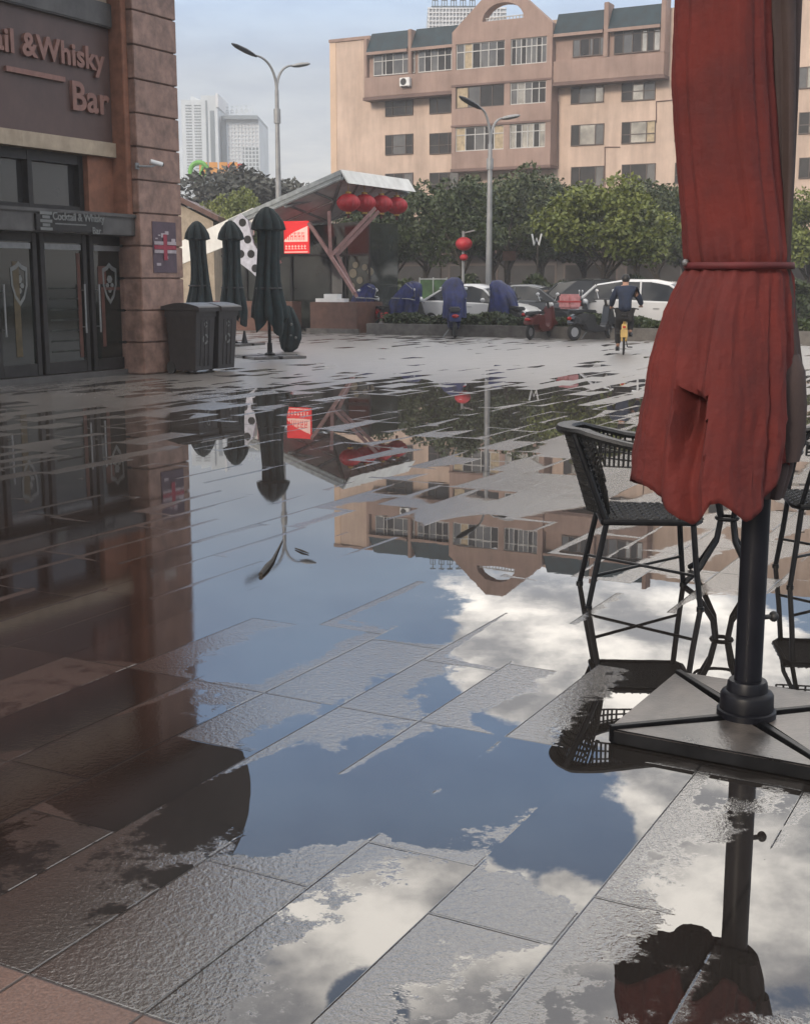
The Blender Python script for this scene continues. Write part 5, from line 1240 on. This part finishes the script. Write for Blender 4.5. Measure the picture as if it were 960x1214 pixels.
# ------------------------------------------------------------------ cyclist
def skin_mesh(name, verts, edges, radii, m, parent, levels=2, root=0):
    me = bpy.data.meshes.new(name); me.from_pydata(verts, edges, [])
    o = bpy.data.objects.new(name, me); COL.objects.link(o)
    sk = o.modifiers.new('skin', 'SKIN'); sk.use_smooth_shade = True
    for i, d in enumerate(me.skin_vertices[0].data):
        r_ = radii[i]; d.radius = r_ if isinstance(r_, tuple) else (r_, r_); d.use_root = (i == root)
    ss = o.modifiers.new('sub', 'SUBSURF'); ss.levels = levels; ss.render_levels = levels
    dg = bpy.context.evaluated_depsgraph_get(); nm = bpy.data.meshes.new_from_object(o.evaluated_get(dg)); bpy.data.objects.remove(o)
    nm.materials.clear(); nm.materials.append(m); nm.name = name
    return link(name, nm, parent, True)
GP = ground(739, 419)
HEAD = R(80)                                              # riding away, local +x = forward
bike = thing('bicycle', 'yellow shared bicycle ridden away across the wet plaza', 'bicycle', GP, HEAD)
for nm_, x in (('rear_wheel', -.52), ('front_wheel', .52)):
    b = MB(); b.torus((x, 0, .32), .295, .024, 'y', 36, 8); wh = b.build(nm_, M['rubber'], bike, smooth=True)
    b = MB(); b.torus((x, 0, .32), .275, .022, 'y', 36, 6); b.tube([(x, -.05, .32), (x, .05, .32)], .03, 8)
    for k in range(14): a = k*.4488; b.tube([(x, .02*(-1)**k, .32), (x+.27*math.cos(a), 0, .32+.27*math.sin(a))], .0025, 3)
    b.build('spokes', M['yellow'], wh)
    b = MB(); arc = [(x+.345*math.cos(a), 0, .32+.345*math.sin(a)) for a in np.linspace(.3, 2.9, 12)]; b.tube(arc, .045, 6, sq=(.4, 1.3)); b.build('mudguard', M['yellow'], wh)
b = MB()
bbk, st, ht = Vector((-.08, 0, .30)), Vector((-.22, 0, .72)), Vector((.36, 0, .78))
for a_, c_, r_ in ((bbk, st, .022), (bbk, ht, .028), (st+Vector((.03, 0, -.1)), ht+Vector((.01, 0, -.08)), .02)): b.tube([a_, c_], r_, 8)
for s in (-1, 1): b.tube([bbk+Vector((0, s*.03, 0)), (-.52, s*.06, .32)], .014, 6); b.tube([st+Vector((0, s*.02, -.06)), (-.52, s*.06, .32)], .012, 6); b.tube([ht+Vector((.02, s*.02, -.08)), (.46, s*.06, .55), (.52, s*.06, .32)], .016, 6)
b.tube([ht+Vector((.02, 0, -.1)), (.33, 0, .96)], .02, 8); b.build('frame', M['yellow'], bike, smooth=True)
b = MB(); b.tube([(.22, -.30, .98), (.32, -.18, 1.0), (.34, 0, .98), (.32, .18, 1.0), (.22, .30, .98)], .014, 8); b.build('handlebar', M['blackplastic'], bike, smooth=True)
b = MB(); b.ball((-.25, 0, .86), .14, .09, .04, 12, 7); b.tube([(-.24, 0, .84), st], .015, 6); b.build('saddle', M['blackplastic'], bike, smooth=True)
b = MB(); b.box(-.86, -.80, -.03, .03, .60, .64); b.build('rear_reflector', M['taillamp'], bike)
b = MB(); b.prism([(-.88, -.075, .40), (-.88, .075, .40), (-.86, .075, .56), (-.86, -.075, .56)], (.006, 0, 0)); b.build('rear_plate', M['yellow'], bike)
for s, dz in ((-1, -.15), (1, .15)):
    b = MB(); b.tube([bbk+Vector((0, s*.05, 0)), bbk+Vector((.02*s, s*.08, dz))], .012, 6); b.box(-.13, -.01, s*.09 if s > 0 else -.19, .19 if s > 0 else -.09, .30+dz-.012, .30+dz+.012); b.build('pedal', M['blackplastic'], bike)
pe = thing('person', 'cyclist seen from behind in a navy jacket and dark trousers on the yellow bicycle', 'person', GP, HEAD)
# left is +y locally; left leg straight and low, right knee raised
V_ = [(-.24, 0, .93), (-.20, 0, 1.08), (-.12, 0, 1.26), (-.03, 0, 1.42), (.02, 0, 1.50), (.06, 0, 1.58), (.08, 0, 1.68),
      (-.03, .17, 1.41), (.06, .27, 1.20), (.22, .30, 1.03),
      (-.03, -.17, 1.41), (.08, -.30, 1.22), (.26, -.36, 1.06),
      (-.22, .10, .90), (.08, .13, .58), (-.03, .13, .20), (.10, .14, .13),
      (-.22, -.10, .90), (.12, -.13, .76), (-.02, -.13, .50), (.10, -.14, .45)]
E_ = [(0, 1), (1, 2), (2, 3), (3, 4), (4, 5), (5, 6), (3, 7), (7, 8), (8, 9), (3, 10), (10, 11), (11, 12), (0, 13), (13, 14), (14, 15), (15, 16), (0, 17), (17, 18), (18, 19), (19, 20)]
R_ = [(.08, .10), (.08, .10), (.12, .16), (.10, .14), .055, .085, .08, .065, .048, .035, .065, .048, .035, .06, .05, .042, .035, .06, .05, .042, .035]
skin_mesh('body', V_, E_, R_, M['skin'], pe)
jv = [(-.27, 0, .90), (-.20, 0, 1.08), (-.12, 0, 1.26), (-.03, 0, 1.42), (.0, 0, 1.47), (-.03, .18, 1.41), (.06, .28, 1.20), (.20, .30, 1.05), (-.03, -.18, 1.41), (.08, -.31, 1.22), (.24, -.36, 1.08)]
je = [(0, 1), (1, 2), (2, 3), (3, 4), (3, 5), (5, 6), (6, 7), (3, 8), (8, 9), (9, 10)]
skin_mesh('jacket', jv, je, [(.165, .205), (.155, .195), (.155, .20), (.135, .18), (.08, .09), .095, .075, .06, .095, .075, .06], M['navy'], pe)
tv = [(-.24, 0, .92), (-.20, .10, .88), (.08, .135, .58), (-.03, .135, .20), (-.20, -.10, .88), (.12, -.135, .76), (-.02, -.135, .50)]
skin_mesh('trousers', tv, [(0, 1), (1, 2), (2, 3), (0, 4), (4, 5), (5, 6)], [(.15, .16), .11, .085, .065, .11, .085, .065], M['trouser'], pe)
b = MB(); b.ball((.055, 0, 1.655), .105, .092, .105, 16, 10); b.build('hair', M['hair'], pe, smooth=True)
for y, z in ((.14, .12), (-.14, .435)):
    b = MB(); b.ball((.06, y, z), .15, .05, .05, 12, 7); b.box(-.08, .20, y-.045, y+.045, z-.055, z-.035); b.build('shoe', M['blackplastic'], pe, smooth=True)
for y in (.30, -.36):                                      # hands closed on the grips
    hx_, hz_ = (.22, 1.03) if y > 0 else (.26, 1.06); sg_ = 1 if y > 0 else -1
    b = MB(); b.ball((hx_+.03, y, hz_-.01), .045, .038, .02, 10, 6)
    for k, ln_f in enumerate((.042, .048, .045, .036)):
        yy = y+sg_*(-.027+.018*k)
        b.tube([(hx_+.055, yy, hz_), (hx_+.055+ln_f*.6, yy, hz_-.008), (hx_+.055+ln_f*.75, yy, hz_-.032), (hx_+.05+ln_f*.35, yy, hz_-.045)], [.0095, .009, .008, .006], 6)
    b.tube([(hx_+.01, y-sg_*.035, hz_-.01), (hx_+.04, y-sg_*.055, hz_-.025), (hx_+.065, y-sg_*.045, hz_-.042)], [.011, .010, .007], 6)
    b.build('hand', M['skin'], pe, smooth=True)
b = MB(); b.box(-.155, -.14, -.15, -.10, 1.28, 1.34); b.build('jacket_mark', M['whitepaint'], pe)

# ------------------------------------------------------------------ foreground parasol base and pole
UC_ = Vector((1.233, 4.37, 0)); UR = R(15)
big = thing('red_parasol', 'large folded red parasol on a black pole in the right foreground', 'parasol', UC_, UR)
b = MB(); b.tube([(0, 0, .06), (0, 0, 3.1)], [.049, .046], 24); b.build('pole', M['polepaint'], big, smooth=True)
b = MB(); b.lathe([(.094, .058), (.096, .062), (.094, .135), (.088, .145), (.074, .150), (.070, .18), (.066, .188), (.052, .19)], n=32); b.lathe([(.105, .056), (.105, .078), (.1, .082)], n=32); b.build('flange', M['polepaint'], big, smooth=True)
b = MB(); b.tube([(.04, -.01, .42), (.075, -.01, .42)], .009, 8); b.ball((.085, -.01, .42), .017, .02, .02, 10, 7); b.build('crank_knob', M['blackplastic'], big, smooth=True)
HD = .53
for k in range(4):
    a0 = k*math.pi/2; a1 = a0+math.pi/2
    d0, d1 = Vector((math.cos(a0), math.sin(a0), 0)), Vector((math.cos(a1), math.sin(a1), 0)); g_ = .014
    n0, n1 = Vector((-math.sin(a0), math.cos(a0), 0)), Vector((math.sin(a1), -math.cos(a1), 0))
    b = MB(); p0 = (d0+d1)*.03; b.prism([p0+n0*0+Vector((0, 0, .004)), d0*HD+n0*g_+Vector((0, 0, .004)), d1*HD+n1*g_+Vector((0, 0, .004))], (0, 0, .052))
    sl_ = b.build('base_slab', M['slabconc'], big, bevel=.006)
    sl_.data.materials.append(M['slabedge'])
    for f_ in sl_.data.polygons:
        if f_.normal.z < .5: f_.material_index = 1
b = MB(); b.box(-HD, HD, -.0125, .0125, .003, .066); b.box(-.0125, .0125, -HD, HD, .003, .0655); b.build('base_cross', M['ironblack'], big, bevel=.002)

# ---- cloth of the folded parasol: world-space rings, hem with hanging points
FAB = mat('faded_red_canvas', (.125, .016, .012), .85, 0, .16, 3.2, .28, 40, c2=(.07, .011, .011))
FABD = mat('grey_brown_canvas', (.050, .034, .032), .85, 0, .2, 2.5, .15, 90)  # darker cloth for the flap on the right
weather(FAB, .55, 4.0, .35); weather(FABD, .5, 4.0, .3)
def canopy():
    Y = 4.30
    def X(px, z): dep = Y*math.cos(PITCH)+(EYE-z)*math.sin(PITCH); return (px-480)/F*dep
    def Zp(py): return depth_at(870, py, Y).z
    # silhouette of the gathered cloth: height, left edge, right edge (surveyed), pleat depth
    prof = [(-200, 926, 946, .0), (-186, 904, 955, .08), (-150, 856, 950, .14), (-100, 815, 928, .16), (-55, 806, 915, .18), (0, 801, 914, .22), (100, 797, 916, .25), (200, 804, 922, .25), (270, 810, 930, .22), (308, 813, 934, .16), (316, 815, 934, .12), (326, 810, 936, .16), (370, 790, 936, .24), (430, 772, 938, .30), (480, 763, 938, .34), (530, 754, 934, .36), (565, 750, 930, .38)]
    n = 220
    M_ = 112
    pys = [p[0] for p in prof]
    def pr(py, c): return float(np.interp(py, pys, [p[c] for p in prof]))
    def g1(d, w_): return math.exp(-(d/w_)**2)
    def sstep(a, b_, x): x = min(1, max(0, (x-a)/(b_-a))); return x*x*(3-2*x)
    def hem(t):                                            # lower edge of the cloth by angle
        pts = [(-180, 566), (-155, 572), (-128, 600), (-114, 612), (-107, 604), (-100, 584), (-94, 582), (-84, 594), (-74, 606), (-66, 600), (-52, 578), (-40, 560), (-20, 545), (0, 556), (30, 590), (80, 600), (130, 590), (180, 566)]
        return float(np.interp(math.degrees(t), [p[0] for p in pts], [p[1] for p in pts]))
    valleys = [(R(-148), R(7), .55), (R(-58), R(4), .45), (R(-30), R(7), .8), (R(10), R(8), .9), (R(50), R(8), 1), (R(95), R(9), 1), (R(140), R(9), .9)]
    vs = []
    for j in range(M_+1):
        for k in range(n):
            t = -math.pi+2*math.pi*k/n
            yb = hem(t); py = -200+(yb+200)*(j/M_)
            z = Zp(py); pp_ = min(py, 565)
            xl, xr, am = pr(pp_, 1), pr(pp_, 2), pr(pp_, 3)
            cx = (X(xl, z)+X(xr, z))/2; rx = (X(xr, z)-X(xl, z))/2; ry = rx*.80
            below = sstep(318, 345, py); lowf = sstep(330, 560, py)
            q = 1.0
            for va, hw_, dp_ in valleys:
                d = (t-va-.07*math.sin(z*2.3)+math.pi) % (2*math.pi)-math.pi
                q -= am*dp_*.55*g1(d, hw_)
            # overlap: the front panel lies over the left one along one crisp edge
            te = R(-108)+R(5)*math.sin(z*3.0)
            d = (t-te+math.pi) % (2*math.pi)-math.pi
            lap = sstep(R(-3.0), R(1.2), d)*(1-sstep(R(2), R(46), d))
            q += (.05+.10*lowf)*below*lap - (.07+.10*lowf)*below*g1(d+R(9), R(8))*(1-sstep(R(-2), R(1), d))
            # second, softer overlap higher up
            te2 = R(-82)+R(4)*math.sin(z*2); d2 = (t-te2+math.pi) % (2*math.pi)-math.pi
            q += .085*(1-below)*(1-sstep(270, 318, py))*sstep(R(-3), R(1.5), d2)*(1-sstep(R(2), R(32), d2))
            # hollow pocket under a sagging fold
            if d < R(1.5):
                a_ = sstep(R(-27), R(-20), d); top = 455+10*(d+R(25))/R(25)
                q -= .42*a_*sstep(top, top+9, py)*(1-sstep(490, 575, py))*(1-.25*sstep(R(-3), R(1), d))
                q += .05*a_*g1((py-top+8)/16, 1)
            # strap bites in, gathers just above and below it
            q -= .06*g1((py-316)/7, 1)
            gath = g1((py-316)/34, 1); q += .035*gath*math.sin(17*t+2*math.sin(3*t))
            # creases
            c_, s_ = math.cos(t), math.sin(t)
            nv = mnoise.fractal(Vector((c_*2.2+z*.6, s_*2.2, z*1.5)), 1.0, 2.0, 4)
            n2_ = mnoise.fractal(Vector((c_*6+z*2.2, s_*6-z*1.1, z*2.6+5)), 1.0, 2.0, 3)
            ridge = (1-abs(n2_))**6
            n4_ = mnoise.fractal(Vector((c_*9+z*7, s_*9+z*5, z*4-3)), 1.0, 2.0, 3)
            q += .038*nv+.016*n2_+.030*ridge*(.35+.65*below)+.012*(1-abs(n4_))**5
            vs.append(Vector((cx+rx*q*c_, Y+ry*q*s_, z)))
    fs = [(j*n+k, j*n+(k+1) % n, (j+1)*n+(k+1) % n, (j+1)*n+k) for j in range(M_) for k in range(n)]+[tuple(range(n))]
    Mi = (Matrix.Translation(UC_) @ Matrix.Rotation(UR, 4, 'Z')).inverted()
    b = MB(); b.add([Mi @ p for p in vs], fs); o = b.build('canopy', FAB, big, smooth=True, fix=True)
    sm = o.modifiers.new('thickness', 'SOLIDIFY'); sm.thickness = .003; sm.offset = -1
    # the darker folded flap round the pole on the right
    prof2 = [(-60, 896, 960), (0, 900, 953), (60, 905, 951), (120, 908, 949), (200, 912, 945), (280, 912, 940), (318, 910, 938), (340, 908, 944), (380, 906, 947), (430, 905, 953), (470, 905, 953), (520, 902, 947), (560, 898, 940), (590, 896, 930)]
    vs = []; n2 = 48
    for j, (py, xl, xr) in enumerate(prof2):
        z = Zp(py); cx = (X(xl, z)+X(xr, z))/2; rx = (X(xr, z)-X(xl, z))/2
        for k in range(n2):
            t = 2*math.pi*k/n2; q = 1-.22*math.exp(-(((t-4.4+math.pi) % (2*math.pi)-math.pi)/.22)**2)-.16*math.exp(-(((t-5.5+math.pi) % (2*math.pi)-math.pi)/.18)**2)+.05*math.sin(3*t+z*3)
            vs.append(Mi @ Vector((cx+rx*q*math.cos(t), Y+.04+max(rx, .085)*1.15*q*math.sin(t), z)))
    b = MB(); b.add(vs, [(j*n2+k, j*n2+(k+1) % n2, (j+1)*n2+(k+1) % n2, (j+1)*n2+k) for j in range(len(prof2)-1) for k in range(n2)]); b.build('right_flap', FABD, big, smooth=True)
    # rounded hanging lobe of the flap
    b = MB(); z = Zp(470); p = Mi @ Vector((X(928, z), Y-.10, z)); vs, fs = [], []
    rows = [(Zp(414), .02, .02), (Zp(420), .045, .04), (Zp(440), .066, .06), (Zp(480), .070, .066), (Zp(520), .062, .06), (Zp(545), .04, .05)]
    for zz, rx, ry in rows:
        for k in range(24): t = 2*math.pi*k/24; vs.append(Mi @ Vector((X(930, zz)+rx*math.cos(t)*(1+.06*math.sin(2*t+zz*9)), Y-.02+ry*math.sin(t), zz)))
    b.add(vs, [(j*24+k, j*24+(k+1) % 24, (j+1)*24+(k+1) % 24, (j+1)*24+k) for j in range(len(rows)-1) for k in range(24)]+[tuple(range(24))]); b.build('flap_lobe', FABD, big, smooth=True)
    # tie strap round the waist
    b = MB(); z0, z1 = Zp(319), Zp(311); rg_ = []
    for z, o_ in ((z0, .006), (z1, .006)):
        cx = (X(813, z)+X(938, z))/2; rx = (X(938, z)-X(813, z))/2+o_
        rg_.append([Mi @ Vector((cx+rx*math.cos(t), Y+rx*.84*math.sin(t), z)) for t in np.linspace(0, 2*math.pi, 61)[:-1]])
    b.add(rg_[0]+rg_[1], [(k, (k+1) % 60, 60+(k+1) % 60, 60+k) for k in range(60)]); st_ = b.build('tie_strap', M['strap'], big, smooth=True); s2_ = st_.modifiers.new('thickness', 'SOLIDIFY'); s2_.thickness = .006
    b = MB(); q = Mi @ Vector((X(811, z1), Y-.02, z1)); b.ball(q, .012, .012, .012, 8, 6); b.build('strap_stud', M['silver'], st_, smooth=True)
canopy()

# ------------------------------------------------------------------ wicker and iron chairs, table
def make_chair():
    t = thing('wicker_chair', 'x', 'chair')
    sz = .44
    def leg(p0, p1, p2): b = MB(); b.tube([p0, p1, p2], [.015, .015, .014], 8); b.lathe([(.019, 0), (.019, .012)], (p2[0], p2[1], 0), 10); b.build('leg', M['ironblack'], t, smooth=True)
    for s in (-1, 1):
        leg((-.19, s*.22, sz+.0), (-.235, s*.235, .22), (-.275, s*.26, .008)); leg((.23, s*.22, sz), (.25, s*.235, .22), (.275, s*.26, .008))
    b = MB(); b.tube([(-.21, -.235, sz-.01), (.24, -.235, sz-.01), (.27, -.18, sz-.01), (.27, .18, sz-.01), (.24, .235, sz-.01), (-.21, .235, sz-.01), (-.21, -.235, sz-.01)], .016, 8); b.build('seat_frame', M['ironblack'], t, smooth=True)
    b = MB(); n = 13
    for i in range(n):
        y = -.215+.43*i/(n-1); b.tube([(-.20+.48*k/24, y, sz+.004+.006*(-1)**(i+k)) for k in range(25)], .0150, 5, sq=(.45, 1.2))
    for i in range(n+1):
        x = -.20+.46*i/n; b.tube([(x, -.22+.44*k/24, sz+.004+.006*(-1)**(i+k+1)) for k in range(25)], .0150, 5, sq=(.45, 1.2))
    b.box(-.2, .26, -.22, .22, sz-.012, sz-.006)
    b.build('seat', M['rattan'], t, smooth=True)
    # rail that runs as arm - back - arm, and the woven band under it
    N_ = 40
    def rail(s):                                           # s in [-1, 1]
        a = s*R(118); k = abs(s)
        x = -.06-.335*math.cos(a)*1.0 if abs(a) < R(90) else -.06+(abs(a)-R(90))*.60
        y = .285*math.sin(a) if abs(a) < R(90) else math.copysign(.285, a)
        z = .87-.10*max(0, (k-.35)/.65)
        return Vector((x, y, z))
    b = MB(); P_ = [rail(-1+2*i/N_) for i in range(N_+1)]; vs = []; fs = []
    for i, p in enumerate(P_):
        tg = (P_[min(i+1, N_)]-P_[max(i-1, 0)]).normalized(); sd_ = Vector((tg.y, -tg.x, 0)).normalized()
        if sd_.dot(Vector((p.x+.06, p.y, 0))) < 0 and abs(p.x+.06) > .01: pass
        for du, dz in ((-.036, -.015), (.036, -.015), (.044, .0), (.036, .014), (-.036, .016), (-.044, 0)): vs.append(p+sd_*du+Vector((0, 0, dz)))
    fs = [(i*6+k, i*6+(k+1) % 6, (i+1)*6+(k+1) % 6, (i+1)*6+k) for i in range(N_) for k in range(6)]+[tuple(range(6)), tuple(range(N_*6, N_*6+6))]
    b.add(vs, fs); b.build('arm_rail', M['rattan'], t, smooth=True)
    b = MB(); NB = 60
    def band(s, f):                                        # f 0 top .. 1 bottom
        p = rail(s); k = abs(s); low = .80-.09 if k > .46 else sz+.02
        if .38 < k <= .46: low = sz+.02+(.71-sz-.02)*((k-.38)/.08)
        zt_ = p.z-.01; z = zt_+(low-zt_)*f
        back = min(1, max(0, (zt_-z)/(.42)))
        return Vector((p.x+(.13*back if k < .5 else 0), p.y*(1-.2*back), z))
    for i in range(NB+1):
        s = -1+2*i/NB; m_ = 10
        b.tube([band(s, k/m_) for k in range(m_+1)], .0072, 4)
    for f in np.linspace(.04, 1, 13):
        b.tube([band(-.42+.84*i/40, f) for i in range(41)], .0075, 4)
    for f in (.3, .65, 1.0):
        for sgn in (-1, 1): b.tube([band(sgn*(.46+.54*i/20), f) for i in range(21)], .0055, 4)
    b.build('woven_back', M['rattan'], t, smooth=True)
    for s in (-1, 1):
        b = MB(); b.tube([(-.20, s*.225, sz), (-.285, s*.225, .66), (-.36, s*.19, .86)], .016, 8); b.tube([(.235, s*.225, sz), (.20, s*.26, .62), (.12, s*.285, .775)], .013, 8); build_each(b, 'arm_post', M['ironblack'], t, True)
    b = MB(); b.tube([(-.245, -.238, .16), (.255, .238, .16)], .008, 6); b.tube([(-.245, .238, .163), (.255, -.238, .163)], .008, 6); b.build('cross_brace', M['ironblack'], t, smooth=True)
    return t
ch = make_chair(); ch.location = (1.20, 6.35, 0); ch.rotation_euler.z = R(-3)
tag(ch, 'dark wicker armchair with its woven back facing left, next to the red parasol', None, 'wicker chairs')
c2_ = copy_tree(ch); c2_.location = (2.35, 6.75, 0); c2_.rotation_euler.z = R(172); tag(c2_, 'dark wicker armchair cut by the right edge of the photo', None, 'wicker chairs')
tb = thing('iron_table', 'round black iron table with bowed legs mostly hidden behind the red parasol', 'table', (1.74, 6.72, 0))
b = MB(); b.lathe([(.0, .70), (.36, .70), (.375, .708), (.375, .722), (.36, .73), (.0, .73)], n=36, cap=False); b.build('table_top', M['rattan'], tb, smooth=True)
for k in range(4):
    a = k*math.pi/2+.5; c, s = math.cos(a), math.sin(a); b = MB()
    b.tube([(c*.20, s*.20, .70), (c*.17, s*.17, .60), (c*.08, s*.08, .46), (c*.045, s*.045, .34), (c*.07, s*.07, .22), (c*.18, s*.18, .08), (c*.28, s*.28, .012)], .016, 8); b.build('leg', M['ironblack'], tb, smooth=True)
b = MB(); b.torus((0, 0, .34), .055, .012, 'z', 20, 6); b.torus((0, 0, .55), .14, .009, 'z', 24, 6); build_each(b, 'leg_ring', M['ironblack'], tb, True)

# ------------------------------------------------------------------ litter on the paving
tw = MB()
tw.tube([ground(309, 681, .010), ground(316, 672, .014), ground(323, 664, .012), ground(329, 652, .010), ground(335, 640, .006)], [.013, .016, .010, .005, .003], 6)
tag(tw.build('twig', M['twig'], smooth=True), 'dark wet twig lying in the puddle in front of the bar', 'twig')
tw = MB(); tw.tube([ground(350, 650, .006), ground(358, 653, .008), ground(366, 656, .006)], [.004, .007, .003], 5)
tag(tw.build('twig', M['twig'], smooth=True), 'short bit of twig just right of the larger twig', 'twig')

# ------------------------------------------------------------------ air
hz = MB(); hz.box(-260, 260, -40, 470, -1.7, 75)
hm = bpy.data.materials.new('haze'); hm.use_nodes = True; hn = hm.node_tree.nodes
hn.remove(hn['Principled BSDF']); pv_ = hn.new('ShaderNodeVolumePrincipled'); pv_.inputs['Color'].default_value = (.93, .94, .97, 1); pv_.inputs['Density'].default_value = .0011; pv_.inputs['Anisotropy'].default_value = .2
hm.node_tree.links.new(pv_.outputs[0], hn['Material Output'].inputs['Volume'])
tag(hz.build('haze', hm), kind='stuff')
SC.cycles.volume_bounces = 1
